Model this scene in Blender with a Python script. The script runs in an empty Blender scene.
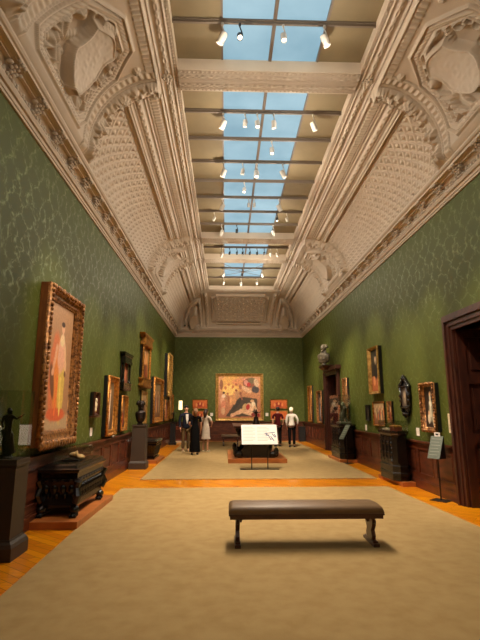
import bpy, math, random
import numpy as np
from mathutils import Vector, Matrix, Euler
random.seed(7); rng = np.random.RandomState(3)
PI = math.pi
S = bpy.context.scene
C = S.collection

# ------------------------------------------------------------ room numbers (metres; x right, y down the gallery, z up)
XL, XR, YB, YE = -2.70, 4.05, -3.2, 23.4
CX = (XL + XR) / 2
YM = (YB + YE) / 2            # middle of the gallery, 10.1
HW = (XR - XL) / 2
ZCOR = 5.33                   # underside of the cornice
ZLIP = 5.72                   # where the cove springs
LIPD = 0.31                   # cornice projection

# ------------------------------------------------------------ materials
def lin(c):
    return tuple(((v / 255) / 12.92 if v / 255 <= 0.04045 else ((v / 255 + 0.055) / 1.055) ** 2.4) for v in c) + (1.0,)

def mat(name, rgb, rough=0.5, metal=0.0, noise=0.0, scale=8.0, bump=0.0, bscale=None, rgb2=None, coat=0.0, emit=None, estr=0.0, stretch=None, spec=0.5):
    m = bpy.data.materials.new(name); m.use_nodes = True
    n = m.node_tree.nodes; l = m.node_tree.links
    b = n['Principled BSDF']
    b.inputs['Base Color'].default_value = lin(rgb)
    b.inputs['Roughness'].default_value = rough
    b.inputs['Metallic'].default_value = metal
    b.inputs['Coat Weight'].default_value = coat
    b.inputs['Specular IOR Level'].default_value = spec
    if emit:
        b.inputs['Emission Color'].default_value = lin(emit); b.inputs['Emission Strength'].default_value = estr
    if noise > 0 or bump > 0 or rgb2:
        tc = n.new('ShaderNodeTexCoord'); mp = n.new('ShaderNodeMapping')
        l.new(tc.outputs['Object'], mp.inputs['Vector'])
        if stretch: mp.inputs['Scale'].default_value = stretch
        nz = n.new('ShaderNodeTexNoise'); nz.inputs['Scale'].default_value = scale; nz.inputs['Detail'].default_value = 5
        l.new(mp.outputs['Vector'], nz.inputs['Vector'])
        if noise > 0 or rgb2:
            mx = n.new('ShaderNodeMix'); mx.data_type = 'RGBA'
            a = lin(rgb); q = lin(rgb2) if rgb2 else tuple(v * (1 - noise) for v in a[:3]) + (1,)
            mx.inputs[6].default_value = a; mx.inputs[7].default_value = q
            rp = n.new('ShaderNodeValToRGB'); rp.color_ramp.elements[0].position = 0.35; rp.color_ramp.elements[1].position = 0.68
            l.new(nz.outputs['Fac'], rp.inputs['Fac']); l.new(rp.outputs['Color'], mx.inputs[0])
            l.new(mx.outputs[2], b.inputs['Base Color'])
        if bump > 0:
            bp = n.new('ShaderNodeBump'); bp.inputs['Strength'].default_value = bump; bp.inputs['Distance'].default_value = 0.02
            n2 = n.new('ShaderNodeTexNoise'); n2.inputs['Scale'].default_value = bscale or scale * 3; n2.inputs['Detail'].default_value = 4
            l.new(mp.outputs['Vector'], n2.inputs['Vector'])
            l.new(n2.outputs['Fac'], bp.inputs['Height']); l.new(bp.outputs['Normal'], b.inputs['Normal'])
    return m

M = {}
M['plaster'] = mat('plaster', (196, 178, 156), 0.6, noise=0.08, scale=3)
M['panel'] = mat('laylight_panel', (136, 119, 88), 0.8, noise=0.16, scale=2.2)
M['rail'] = mat('ceiling_rail', (112, 98, 84), 0.5)
M['carpet'] = mat('carpet', (164, 138, 94), 0.95, rgb2=(153, 126, 83), scale=5.5, bump=0.25, bscale=160, spec=0.1)
M['mahogany'] = mat('mahogany', (96, 48, 28), 0.38, rgb2=(58, 27, 17), scale=3.0, stretch=(1, 1, 4), coat=0.15)
M['mahogany_dark'] = mat('mahogany_dark', (72, 36, 24), 0.4, rgb2=(46, 22, 16), scale=3.0, stretch=(4, 4, 1), coat=0.1)
M['ebony'] = mat('black_wood', (12, 9, 8), 0.25, rgb2=(20, 13, 10), scale=9, coat=0.05)
M['pedestal'] = mat('pedestal_paint', (58, 46, 36), 0.55, noise=0.1, scale=4)
M['bronze'] = mat('dark_bronze', (42, 30, 24), 0.3, 0.6, noise=0.3, scale=12)
M['silverb'] = mat('grey_bronze', (104, 104, 84), 0.4, 0.35, noise=0.4, scale=14)
M['gold'] = mat('gilding', (196, 134, 58), 0.36, 0.65, rgb2=(112, 66, 26), scale=16, bump=0.5, bscale=50)
M['goldpale'] = mat('pale_gilding', (206, 166, 92), 0.4, 0.5, rgb2=(150, 108, 52), scale=14, bump=0.4, bscale=50)
M['carved'] = mat('carved_gilt_wood', (182, 126, 70), 0.36, 0.4, rgb2=(78, 40, 20), scale=20, bump=0.5, bscale=60)
M['framewood'] = mat('frame_side_wood', (126, 72, 30), 0.4, rgb2=(88, 46, 20), scale=4, stretch=(6, 6, 1))
M['oak'] = mat('plinth_wood', (176, 104, 50), 0.4, rgb2=(150, 84, 38), scale=3, stretch=(1, 6, 1))
M['seat'] = mat('brown_leather', (116, 88, 58), 0.5, noise=0.15, scale=5, bump=0.1)
M['benchwood'] = mat('bench_wood', (84, 44, 28), 0.35, rgb2=(60, 30, 20), scale=5, stretch=(1, 6, 1), coat=0.2)
M['blackmetal'] = mat('black_metal', (26, 24, 24), 0.45, 0.3)
M['paper'] = mat('white_board', (238, 228, 222), 0.6)
M['faint'] = mat('faint_lettering', (112, 116, 98), 0.6)
M['greyplate'] = mat('grey_label_plate', (62, 69, 52), 0.5)
M['ink'] = mat('grey_ink', (190, 176, 170), 0.7)
M['blueink'] = mat('blue_ink', (60, 78, 120), 0.7)
M['whitepaint'] = mat('white_paint', (190, 182, 170), 0.4)
M['black'] = mat('black_paint', (14, 13, 13), 0.4)
M['lens'] = mat('lamp_lens', (255, 244, 220), 0.3, emit=(255, 240, 214), estr=3.5)
M['lensdim'] = mat('lamp_lens_dim', (200, 180, 150), 0.3, emit=(255, 230, 190), estr=1.0)
M['shade'] = mat('lamp_shade', (250, 232, 180), 0.6, emit=(255, 234, 178), estr=1.1)
M['ivory'] = mat('ivory', (226, 206, 170), 0.5, noise=0.15, scale=20)
M['shell'] = mat('pale_shell', (236, 196, 140), 0.35, noise=0.35, scale=20)
M['skin'] = mat('skin', (196, 140, 108), 0.5)
M['darkroom'] = mat('dark_wood_door', (38, 20, 14), 0.5)
M['marble'] = mat('bust_marble', (116, 106, 84), 0.35, rgb2=(40, 32, 26), scale=5)
M['redwood'] = mat('red_wood', (132, 66, 44), 0.4, rgb2=(92, 42, 28), scale=5)

def glass_mat():
    m = bpy.data.materials.new('clear_case'); m.use_nodes = True
    n = m.node_tree.nodes; l = m.node_tree.links; n.clear()
    o = n.new('ShaderNodeOutputMaterial'); t = n.new('ShaderNodeBsdfTransparent'); g = n.new('ShaderNodeBsdfGlossy'); mx = n.new('ShaderNodeMixShader')
    t.inputs['Color'].default_value = (0.93, 0.95, 0.93, 1); g.inputs['Roughness'].default_value = 0.03
    lw = n.new('ShaderNodeLayerWeight'); lw.inputs['Blend'].default_value = 0.5
    pw = n.new('ShaderNodeMath'); pw.operation = 'POWER'; pw.inputs[1].default_value = 3.0; l.new(lw.outputs['Facing'], pw.inputs[0])
    ad = n.new('ShaderNodeMath'); ad.operation = 'MULTIPLY_ADD'; ad.inputs[1].default_value = .35; ad.inputs[2].default_value = .06; l.new(pw.outputs[0], ad.inputs[0])
    l.new(ad.outputs[0], mx.inputs[0]); l.new(t.outputs[0], mx.inputs[1]); l.new(g.outputs[0], mx.inputs[2]); l.new(mx.outputs[0], o.inputs[0])
    return m
M['glass'] = glass_mat()

def sky_glass():
    m = mat('skylight_glass', (120, 160, 190), 0.75, spec=.2)
    n = m.node_tree.nodes; l = m.node_tree.links; b = n['Principled BSDF']
    tc = n.new('ShaderNodeTexCoord'); nz = n.new('ShaderNodeTexNoise'); nz.inputs['Scale'].default_value = 0.9; nz.inputs['Detail'].default_value = 4
    l.new(tc.outputs['Object'], nz.inputs['Vector'])
    rp = n.new('ShaderNodeValToRGB'); e = rp.color_ramp.elements
    e[0].position = 0.3; e[0].color = lin((118, 152, 168)); e[1].position = 0.7; e[1].color = lin((150, 180, 192))
    l.new(nz.outputs['Fac'], rp.inputs['Fac']); l.new(rp.outputs['Color'], b.inputs['Emission Color'])
    b.inputs['Emission Strength'].default_value = SKY_E
    b.inputs['Base Color'].default_value = (0.02, 0.03, 0.04, 1)
    return m
SKY_E = 1.0
M['sky'] = sky_glass()

def damask(axis):
    """silk wall covering: an ogee lattice of thin paler threads with sprigs inside; axis 0 runs along x, 1 along y"""
    m = mat('green_damask', (84, 92, 50), 0.6)
    n = m.node_tree.nodes; l = m.node_tree.links; b = n['Principled BSDF']
    def mth(op, a, b2=None, c=None):
        q = n.new('ShaderNodeMath'); q.operation = op
        for i, v in enumerate((a, b2, c)):
            if v is None: continue
            if isinstance(v, (int, float)): q.inputs[i].default_value = v
            else: l.new(v, q.inputs[i])
        return q.outputs[0]
    tc = n.new('ShaderNodeTexCoord'); sp = n.new('ShaderNodeSeparateXYZ'); l.new(tc.outputs['Object'], sp.inputs[0])
    h = sp.outputs[axis]; z = sp.outputs[2]
    nz = n.new('ShaderNodeTexNoise'); nz.inputs['Scale'].default_value = 7.0; nz.inputs['Detail'].default_value = 2
    l.new(tc.outputs['Object'], nz.inputs['Vector'])
    w = mth('MULTIPLY', mth('SUBTRACT', nz.outputs['Fac'], 0.5), 0.55)
    u = mth('DIVIDE', h, 0.40); v = mth('DIVIDE', z, 0.60)
    # ogee: sin(pi*u + a*sin) +- pairs
    wob = mth('MULTIPLY', mth('SINE', mth('MULTIPLY', v, 4 * PI)), 0.13)
    a1 = mth('ADD', mth('ADD', u, mth('PINGPONG', v, 0.5)), mth('ADD', w, wob))
    a2 = mth('ADD', mth('SUBTRACT', u, mth('PINGPONG', v, 0.5)), mth('SUBTRACT', w, wob))
    d1 = mth('ABSOLUTE', mth('SINE', mth('MULTIPLY', a1, PI))); d2 = mth('ABSOLUTE', mth('SINE', mth('MULTIPLY', a2, PI)))
    d = mth('MINIMUM', d1, d2)
    line = mth('SUBTRACT', 1.0, mth('SMOOTH_MIN', mth('DIVIDE', d, 0.24), 1.0, 0.05))
    # sprigs
    vo = n.new('ShaderNodeTexVoronoi'); vo.feature = 'DISTANCE_TO_EDGE'; vo.inputs['Scale'].default_value = 8.5; vo.inputs['Randomness'].default_value = 0.9
    l.new(tc.outputs['Object'], vo.inputs['Vector'])
    leaf = mth('LESS_THAN', vo.outputs['Distance'], 0.05)
    near = mth('LESS_THAN', d, 0.55)
    leaf = mth('MULTIPLY', mth('MULTIPLY', leaf, near), 0.55)
    n3 = n.new('ShaderNodeTexNoise'); n3.inputs['Scale'].default_value = 16; l.new(tc.outputs['Object'], n3.inputs['Vector'])
    pat = mth('MAXIMUM', line, leaf)
    pat = mth('MULTIPLY', pat, mth('MULTIPLY', mth('SUBTRACT', n3.outputs['Fac'], 0.34), 4.2))
    pat = mth('MINIMUM', mth('MAXIMUM', pat, 0.0), 1.0)
    mx = n.new('ShaderNodeMix'); mx.data_type = 'RGBA'
    mx.inputs[6].default_value = lin((76, 84, 26)); mx.inputs[7].default_value = lin((104, 112, 58))
    l.new(mth('MULTIPLY', pat, 0.9), mx.inputs[0]); l.new(mx.outputs[2], b.inputs['Base Color'])
    rr = mth('SUBTRACT', 0.62, mth('MULTIPLY', pat, 0.24)); l.new(rr, b.inputs['Roughness']); l.new(mth('MULTIPLY', pat, 0.75), b.inputs['Metallic'])
    b.inputs['Specular IOR Level'].default_value = 0.35
    return m

def parquet():
    m = mat('parquet', (196, 110, 36), 0.28, coat=0.25)
    n = m.node_tree.nodes; l = m.node_tree.links; b = n['Principled BSDF']
    tc = n.new('ShaderNodeTexCoord'); mp = n.new('ShaderNodeMapping'); mp.inputs['Rotation'].default_value = (0, 0, math.radians(38))
    l.new(tc.outputs['Object'], mp.inputs['Vector'])
    br = n.new('ShaderNodeTexBrick'); br.inputs['Scale'].default_value = 1.0; br.inputs['Mortar Size'].default_value = 0.003
    br.inputs['Brick Width'].default_value = 0.9; br.inputs['Row Height'].default_value = 0.11
    br.inputs['Color1'].default_value = lin((232, 150, 12)); br.inputs['Color2'].default_value = lin((200, 114, 10)); br.inputs['Mortar'].default_value = lin((96, 48, 16))
    l.new(mp.outputs['Vector'], br.inputs['Vector'])
    nz = n.new('ShaderNodeTexNoise'); nz.inputs['Scale'].default_value = 3; nz.inputs['Detail'].default_value = 6
    mp2 = n.new('ShaderNodeMapping'); mp2.inputs['Scale'].default_value = (1, 9, 1); mp2.inputs['Rotation'].default_value = (0, 0, math.radians(38))
    l.new(tc.outputs['Object'], mp2.inputs['Vector']); l.new(mp2.outputs['Vector'], nz.inputs['Vector'])
    mx = n.new('ShaderNodeMix'); mx.data_type = 'RGBA'; mx.blend_type = 'MULTIPLY'; mx.inputs[0].default_value = 0.5
    rp = n.new('ShaderNodeValToRGB'); rp.color_ramp.elements[0].position = .3; rp.color_ramp.elements[0].color = (.55, .45, .35, 1); rp.color_ramp.elements[1].position = .6
    l.new(nz.outputs['Fac'], rp.inputs['Fac']); l.new(br.outputs['Color'], mx.inputs[6]); l.new(rp.outputs['Color'], mx.inputs[7])
    l.new(mx.outputs[2], b.inputs['Base Color'])
    return m
M['parquet'] = parquet()
M['canvas'] = mat('painted_canvas', (128, 100, 80), 0.55)
_n = M['canvas'].node_tree.nodes; _a = _n.new('ShaderNodeVertexColor'); _a.layer_name = 'Col'
M['canvas'].node_tree.links.new(_a.outputs['Color'], _n['Principled BSDF'].inputs['Base Color'])

# ------------------------------------------------------------ mesh building
class MB:
    def __init__(s): s.v = []; s.f = []
    def add(s, vs, fs):
        o = len(s.v); s.v += [tuple(p) for p in vs]; s.f += [tuple(i + o for i in q) for q in fs]; return s
    def box(s, x0, x1, y0, y1, z0, z1, M4=None):
        vs = [(x, y, z) for z in (z0, z1) for y in (y0, y1) for x in (x0, x1)]
        if M4: vs = [tuple(M4 @ Vector(p)) for p in vs]
        return s.add(vs, [(0, 2, 3, 1), (4, 5, 7, 6), (0, 1, 5, 4), (2, 6, 7, 3), (0, 4, 6, 2), (1, 3, 7, 5)])
    def frus(s, cx, cy, z0, z1, a, b):
        """square/rect frustum; a, b = (half x, half y) at bottom and top"""
        vs = [(cx + i * a[0], cy + j * a[1], z0) for j in (-1, 1) for i in (-1, 1)] + [(cx + i * b[0], cy + j * b[1], z1) for j in (-1, 1) for i in (-1, 1)]
        return s.add(vs, [(0, 2, 3, 1), (4, 5, 7, 6), (0, 1, 5, 4), (2, 6, 7, 3), (0, 4, 6, 2), (1, 3, 7, 5)])
    def stack(s, cx, cy, lv, sx=1.0, sy=1.0, n=4, cham=0.0):
        """moulded block: levels (z, half) swept as a rectangle (n=4, optional chamfer) or circle"""
        rings = []
        for z, r in lv:
            if n == 4:
                hx, hy = (r * sx, r * sy) if not isinstance(r, tuple) else r
                if cham: c = cham; ring = [(-hx + c, -hy), (hx - c, -hy), (hx, -hy + c), (hx, hy - c), (hx - c, hy), (-hx + c, hy), (-hx, hy - c), (-hx, -hy + c)]
                else: ring = [(-hx, -hy), (hx, -hy), (hx, hy), (-hx, hy)]
            else: ring = [(r * sx * math.cos(2 * PI * k / n), r * sy * math.sin(2 * PI * k / n)) for k in range(n)]
            rings.append([(cx + x, cy + y, z) for x, y in ring])
        k = len(rings[0]); vs = [p for r in rings for p in r]; fs = []
        for i in range(len(rings) - 1):
            for j in range(k):
                fs.append((i * k + j, i * k + (j + 1) % k, (i + 1) * k + (j + 1) % k, (i + 1) * k + j))
        fs.append(tuple(range(k - 1, -1, -1))); fs.append(tuple((len(rings) - 1) * k + j for j in range(k)))
        return s.add(vs, fs)
    def ball(s, c, r, seg=8, rings=5, M4=None):
        rx, ry, rz = r if isinstance(r, tuple) else (r, r, r)
        vs = [(0, 0, -1)]; fs = []
        for i in range(1, rings):
            a = -PI / 2 + PI * i / rings
            vs += [(math.cos(a) * math.cos(2 * PI * j / seg), math.cos(a) * math.sin(2 * PI * j / seg), math.sin(a)) for j in range(seg)]
        vs.append((0, 0, 1)); L = len(vs) - 1
        for j in range(seg):
            fs.append((0, 1 + (j + 1) % seg, 1 + j)); fs.append((L, L - seg + j, L - seg + (j + 1) % seg))
        for i in range(rings - 2):
            for j in range(seg):
                a = 1 + i * seg + j; b = 1 + i * seg + (j + 1) % seg
                fs.append((a, b, b + seg, a + seg))
        vs = [Vector((x * rx, y * ry, z * rz)) for x, y, z in vs]
        if M4: vs = [M4 @ p for p in vs]
        return s.add([tuple(p + Vector(c)) for p in vs], fs)
    def tube(s, path, r, seg=8, cap=True):
        P = [Vector(p) for p in path]; R = r if isinstance(r, (list, tuple)) else [r] * len(P)
        up = Vector((0, 0, 1)); rings = []; prev = None
        for i, p in enumerate(P):
            d = (P[min(i + 1, len(P) - 1)] - P[max(i - 1, 0)]).normalized()
            a = prev if prev is not None else (up if abs(d.z) < 0.9 else Vector((1, 0, 0)))
            a = (a - d * a.dot(d)).normalized(); b = d.cross(a); prev = a
            rings.append([tuple(p + (a * math.cos(2 * PI * k / seg) + b * math.sin(2 * PI * k / seg)) * R[i]) for k in range(seg)])
        vs = [q for g in rings for q in g]; fs = []
        for i in range(len(P) - 1):
            for j in range(seg):
                fs.append((i * seg + j, i * seg + (j + 1) % seg, (i + 1) * seg + (j + 1) % seg, (i + 1) * seg + j))
        if cap: fs.append(tuple(range(seg - 1, -1, -1))); fs.append(tuple((len(P) - 1) * seg + j for j in range(seg)))
        return s.add(vs, fs)
    def prism(s, pts, y0, y1, M4=None):
        """outline in x,z extruded along y (convex or simple)"""
        k = len(pts); vs = [(x, y0, z) for x, z in pts] + [(x, y1, z) for x, z in pts]
        if M4: vs = [tuple(M4 @ Vector(p)) for p in vs]
        fs = [tuple(range(k)), tuple(range(2 * k - 1, k - 1, -1))] + [(i, i + k, (i + 1) % k + k, (i + 1) % k) for i in range(k)]
        return s.add(vs, fs)
    def build(s, name, m, parent=None, smooth=False, bevel=0.0, loc=None):
        me = bpy.data.meshes.new(name); me.from_pydata(s.v, [], s.f); me.validate(); me.update()
        if smooth: me.polygons.foreach_set('use_smooth', [True] * len(me.polygons))
        me.materials.append(M[m] if isinstance(m, str) else m)
        o = bpy.data.objects.new(name, me); C.objects.link(o)
        if parent: o.parent = parent
        if loc: o.location = loc
        import bmesh
        bm = bmesh.new(); bm.from_mesh(me); bmesh.ops.recalc_face_normals(bm, faces=bm.faces)
        if bevel: bmesh.ops.bevel(bm, geom=bm.edges[:], offset=bevel, segments=2, affect='EDGES', profile=0.6)
        bm.to_mesh(me); bm.free()
        return o

def thing(name, label, cat, loc=(0, 0, 0), rz=0.0, group=None):
    o = bpy.data.objects.new(name, None); C.objects.link(o); o.empty_display_size = 0.1
    o.location = loc; o.rotation_euler = (0, 0, rz); o['label'] = label; o['category'] = cat
    if group: o['group'] = group
    return o
def tag(o, label, cat, group=None):
    o['label'] = label; o['category'] = cat
    if group: o['group'] = group
    return o
def struct(o): o['kind'] = 'structure'; return o

def skin(name, chains, m, parent=None, sub=1, root=0, smooth=True):
    """chains: dict of joints {key:(x,y,z,r)} or {key:(x,y,z,(rx,ry))} and edges [(a,b)] grown into one surface"""
    joints, edges = chains
    keys = list(joints); ix = {k: i for i, k in enumerate(keys)}
    me = bpy.data.meshes.new(name); me.from_pydata([joints[k][:3] for k in keys], [(ix[a], ix[b]) for a, b in edges], [])
    o = bpy.data.objects.new(name, me); C.objects.link(o)
    md = o.modifiers.new('s', 'SKIN'); md.use_smooth_shade = smooth; md.branch_smoothing = 0.4
    sv = me.skin_vertices[0].data
    for k in keys:
        r = joints[k][3]; sv[ix[k]].radius = r if isinstance(r, tuple) else (r, r)
    sv[root].use_root = True
    sb = o.modifiers.new('u', 'SUBSURF'); sb.levels = sub; sb.render_levels = sub
    dg = bpy.context.evaluated_depsgraph_get(); dg.update()
    me2 = bpy.data.meshes.new_from_object(o.evaluated_get(dg)); me2.name = name
    o.modifiers.clear(); o.data = me2; bpy.data.meshes.remove(me)
    me2.materials.clear(); me2.materials.append(M[m] if isinstance(m, str) else m)
    if parent: o.parent = parent
    return o

# ------------------------------------------------------------ floor and carpets
struct(MB().box(XL - .4, XR + 1.6, YB - .3, YE + .3, -0.2, 0.0).build('floor', 'parquet'))
def carpet(pts, label):
    mb = MB(); k = len(pts)
    vs = [(x, y, 0.0) for x, y in pts] + [(x, y, 0.014) for x, y in pts]
    mb.add(vs, [tuple(range(k)), tuple(range(2 * k - 1, k - 1, -1))] + [(i, i + k, (i + 1) % k + k, (i + 1) % k) for i in range(k)])
    return tag(mb.build('carpet', 'carpet'), label, 'carpet')
carpet([(-2.10, 9.64), (3.38, 9.70), (3.75, -2.2), (-1.72, -2.3)], 'near beige wall-to-wall style carpet under the upholstered bench')
carpet([(-1.94, 10.78), (3.53, 10.78), (3.45, 22.5), (-2.0, 22.5)], 'far beige carpet under the central table, beyond the parquet strip')

# ------------------------------------------------------------ walls
damY, damX = damask(1), damask(0)
D1 = (5.35, 7.70, 2.97)      # near door opening y0,y1,top
D2 = (16.15, 17.95, 2.86)    # far door opening
def quad_wall(name, pts, m):
    return struct(MB().add(pts, [tuple(range(len(pts)))]).build(name, m))
struct(MB().box(XL - .25, XL, YB - .25, YE + .25, 0, ZCOR + .7).build('wall_left', damY))
struct(MB().box(XL, XR, YE, YE + .25, 0, ZCOR + .7).build('wall_far', damX))
struct(MB().box(XL, XR, YB - .25, YB, 0, ZCOR + .7).build('wall_near', damX))
w = MB()
for a, b, z0, z1 in ((YB - .25, D1[0], 0, 6.03), (D1[1], D2[0], 0, 6.03), (D2[1], YE + .25, 0, 6.03), (D1[0], D1[1], D1[2], 6.03), (D2[0], D2[1], D2[2], 6.03)):
    w.box(XR, XR + .25, a, b, z0, z1)
struct(w.build('wall_right', damY))

# wainscot: (run along axis, start, end, outward sign)
WH = 0.95
def wainscot(name, segs):
    """segs: list of (p0, p1, nrm): a run from p0 to p1 (x,y), panelled, standing proud of the wall by nrm"""
    mb = MB()
    for p0, p1, nr in segs:
        p0 = Vector((*p0, 0)); p1 = Vector((*p1, 0)); d = (p1 - p0); L = d.length; d.normalize(); nr = Vector((*nr, 0))
        Mx = Matrix(((d.x, nr.x, 0, p0.x), (d.y, nr.y, 0, p0.y), (0, 0, 1, 0), (0, 0, 0, 1)))
        B = lambda a, b, c, e, f, g: mb.box(a, b, c, e, f, g, Mx)
        B(0, L, 0, .03, 0, WH); B(0, L, .03, .075, 0, .17); B(0, L, .03, .06, .17, .20); B(0, L, .03, .05, .20, .225)
        B(0, L, .03, .06, WH - .09, WH - .04); B(0, L, 0, .10, WH - .035, WH); B(0, L, .03, .08, WH - .055, WH - .035)
        n = max(1, round(L / 0.78)); w = L / n
        for i in range(n):
            a, b = i * w, (i + 1) * w
            B(a, a + .06, .03, .05, .225, WH - .09); B(b - .06, b, .03, .05, .225, WH - .09)
            B(a + .06, b - .06, .03, .05, .225, .29); B(a + .06, b - .06, .03, .05, WH - .15, WH - .09)
            # bead and raised field
            for q in ((a + .06, a + .08, .29, WH - .15), (b - .08, b - .06, .29, WH - .15), (a + .08, b - .08, .29, .31), (a + .08, b - .08, WH - .17, WH - .15)):
                B(q[0], q[1], .03, .058, q[2], q[3])
            B(a + .13, b - .13, .03, .043, .36, WH - .22)
    return struct(mb.build(name, 'mahogany'))
wainscot('trim_1', [((XL, YB), (XL, YE), (1, 0))])
wainscot('trim_2', [((XR, YE), (XR, D2[1] + .12), (-1, 0)), ((XR, D2[0] - .28), (XR, D1[1] + .30), (-1, 0)), ((XR, D1[0] - .3), (XR, YB), (-1, 0))])
wainscot('trim_3', [((XL + .1, YE), (XR - .1, YE), (0, -1))])
wainscot('trim_4', [((XR - .1, YB), (XL + .1, YB), (0, 1))])

# doors: deep panelled reveal, moulded casing with cornice head, dark leaf
def doorway(name, y0, y1, top, depth, hood, label):
    root = bpy.data.objects.new(name, None); C.objects.link(root); root['kind'] = 'structure'; root.location = (XR, (y0 + y1) / 2, 0)
    h = (y1 - y0) / 2; mb = MB()
    for i, (o, w_, p) in enumerate(((0, .07, .05), (.07, .09, .075), (.16, .05, .11), (.21, .07, .085))):
        for sgn in (-1, 1):
            a, b = sorted((sgn * (h + o), sgn * (h + o + w_))); mb.box(-p, 0.0, a, b, 0, top + o + w_)
        mb.box(-p, 0, -h - o, h + o, top + o, top + o + w_)
    o = mb.build('casing', 'mahogany_dark', root)
    if hood:
        mb = MB(); prof = ((.10, .28), (.14, .34), (.22, .40), (.30, .44), (.30, .50), (.06, .50))
        mb.box(-.12, 0, -h - .30, h + .30, top + .27, top + .40); mb.box(-.24, 0, -h - .36, h + .36, top + .40, top + .46); mb.box(-.30, 0, -h - .42, h + .42, top + .46, top + .52)
        mb.build('hood', 'mahogany_dark', root)
    mb = MB()
    for sgn in (-1, 1):
        a, b = sorted((sgn * (h - .012), sgn * (h + .06))); mb.box(0, depth, a, b, 0, top)
        c, d = sorted((sgn * (h - .045), sgn * h))
        zs = [0.0, .26, 1.02, 1.20, 1.30, 2.10, 2.25, top - .12]
        # stiles, rails and raised fields facing into the opening
        for q in ((.0, .14), (depth - .14, depth)): mb.box(q[0], q[1], c, d, 0, top)
        for q in ((0, .22), (1.02, 1.18), (2.02, 2.18), (top - .14, top)): mb.box(.14, depth - .14, c, d, q[0], q[1])
        e, f = sorted((sgn * (h - .032), sgn * h))
        for q in ((.30, .94), (1.26, 1.94), (2.26, top - .22)): mb.box(.22, depth - .22, e, f, q[0], q[1])
    mb.build('reveal', 'mahogany_dark', root)
    MB().box(0, depth, -h - .06, h + .06, top, top + .06).build('soffit', 'darkroom', root)
    mb = MB(); mb.box(depth - .06, depth, -h, h, 0, top)
    for sgn in (-1, 1):
        for q in ((.2, 1.0), (1.15, 1.9), (2.05, top - .2)):
            a, b = sorted((sgn * .12, sgn * (h - .12))); mb.box(depth - .085, depth - .06, a, b, q[0], q[1])
    lf = mb.build('leaf', 'darkroom', root)
    mb = MB(); mb.tube([(depth - .085, .07, 1.05), (depth - .14, .07, 1.05)], .012); mb.ball((depth - .15, .07, 1.05), .03, smooth_ := 8)
    mb.build('handle', 'gold', lf)
    return root
doorway('door_1', D1[0], D1[1], D1[2], 1.0, False, '')
doorway('door_2', D2[0], D2[1], D2[2], 0.7, False, '')

# ------------------------------------------------------------ cornice
def ring(d, z): return [(XL + d, YB + d, z), (XR - d, YB + d, z), (XR - d, YE - d, z), (XL + d, YE - d, z)]
prof = [(-.02, ZCOR - .03), (.03, ZCOR - .03), (.035, ZCOR + .0), (.05, ZCOR + .005), (.06, ZCOR + .04), (.05, ZCOR + .045), (.085, ZCOR + .055), (.11, ZCOR + .10), (.11, ZCOR + .115), (.08, ZCOR + .12), (.065, ZCOR + .15), (.05, ZCOR + .17),
        (.07, ZCOR + .22), (.12, ZCOR + .275), (.20, ZCOR + .30), (.262, ZCOR + .305), (.266, ZCOR + .34), (.29, ZCOR + .35), (.31, ZCOR + .375), (.315, ZCOR + .40), (.30, ZCOR + .41), (.29, ZCOR + .44), (.20, ZCOR + .45)]
mb = MB(); vs = []; fs = []
for d, z in prof: vs += ring(d, z)
for i in range(len(prof) - 1):
    for j in range(4): fs.append((i * 4 + j, i * 4 + (j + 1) % 4, (i + 1) * 4 + (j + 1) % 4, (i + 1) * 4 + j))
mb.add(vs, fs)
struct(mb.build('trim_5', 'plaster'))
# leaf row and bracket clusters on the cornice
def side_pts():
    out = []
    for (p, q, nr) in (((XL, 1.0), (XL, YE - .1), (1, 0)), ((XR, 1.0), (XR, YE - .1), (-1, 0)), ((XL + .1, YE), (XR - .1, YE), (0, -1))):
        out.append((Vector((*p, 0)), Vector((*q, 0)), Vector((*nr, 0))))
    return out
mb = MB()
for p, q, nr in side_pts():
    d = (q - p); L = d.length; d.normalize()
    ang = math.atan2(d.y, d.x); R4 = Matrix.Rotation(ang, 4, 'Z')
    n = int(L / .085)
    for i in range(n):
        c = p + d * (i + .5) * L / n + nr * .085
        mb.ball((c.x, c.y, ZCOR + .150), (.032, .03, .034), 6, 4, R4)
        if i % 2 == 0: mb.ball((c.x, c.y, ZCOR + .19), (.02, .03, .03), 5, 3, R4)
    nb = round(L / .70); step = L / nb
    for i in range(nb):
        c = p + d * ((i + .35) * step)
        # fish-scale cluster with crown of leaves, climbing out below the soffit
        for row, (w_, off, z) in enumerate(((3, .11, .13), (2, .135, .175), (3, .15, .215), (2, .185, .25), (1, .215, .275), (3, .245, .290))):
            for k in range(w_):
                e = (k - (w_ - 1) / 2) * .062
                cc = c + d * e + nr * off
                mb.ball((cc.x, cc.y, ZCOR + z), (.025, .03, .027), 6, 4, R4)
        for e in (-.12, .12):
            cc = c + d * e + nr * .16; mb.ball((cc.x, cc.y, ZCOR + .24), (.03, .05, .03), 6, 4, R4)
struct(mb.build('trim_6', 'plaster', smooth=True))
# scalloped plate on the soffit
mb = MB()
for p, q, nr in side_pts():
    d = (q - p); L = d.length; d.normalize(); nb = round(L / .70); step = L / nb
    Mx = Matrix(((d.x, nr.x, 0, p.x), (d.y, nr.y, 0, p.y), (0, 0, 1, 0), (0, 0, 0, 1)))
    for i in range(nb):
        a = (i + .35) * step
        mb.box(a - .13, a + .13, .05, .225, ZCOR + .285, ZCOR + .300, Mx); mb.box(a + .13, a + step - .13, .05, .17, ZCOR + .27, ZCOR + .29, Mx)
struct(mb.build('trim_7', 'plaster'))

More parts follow.
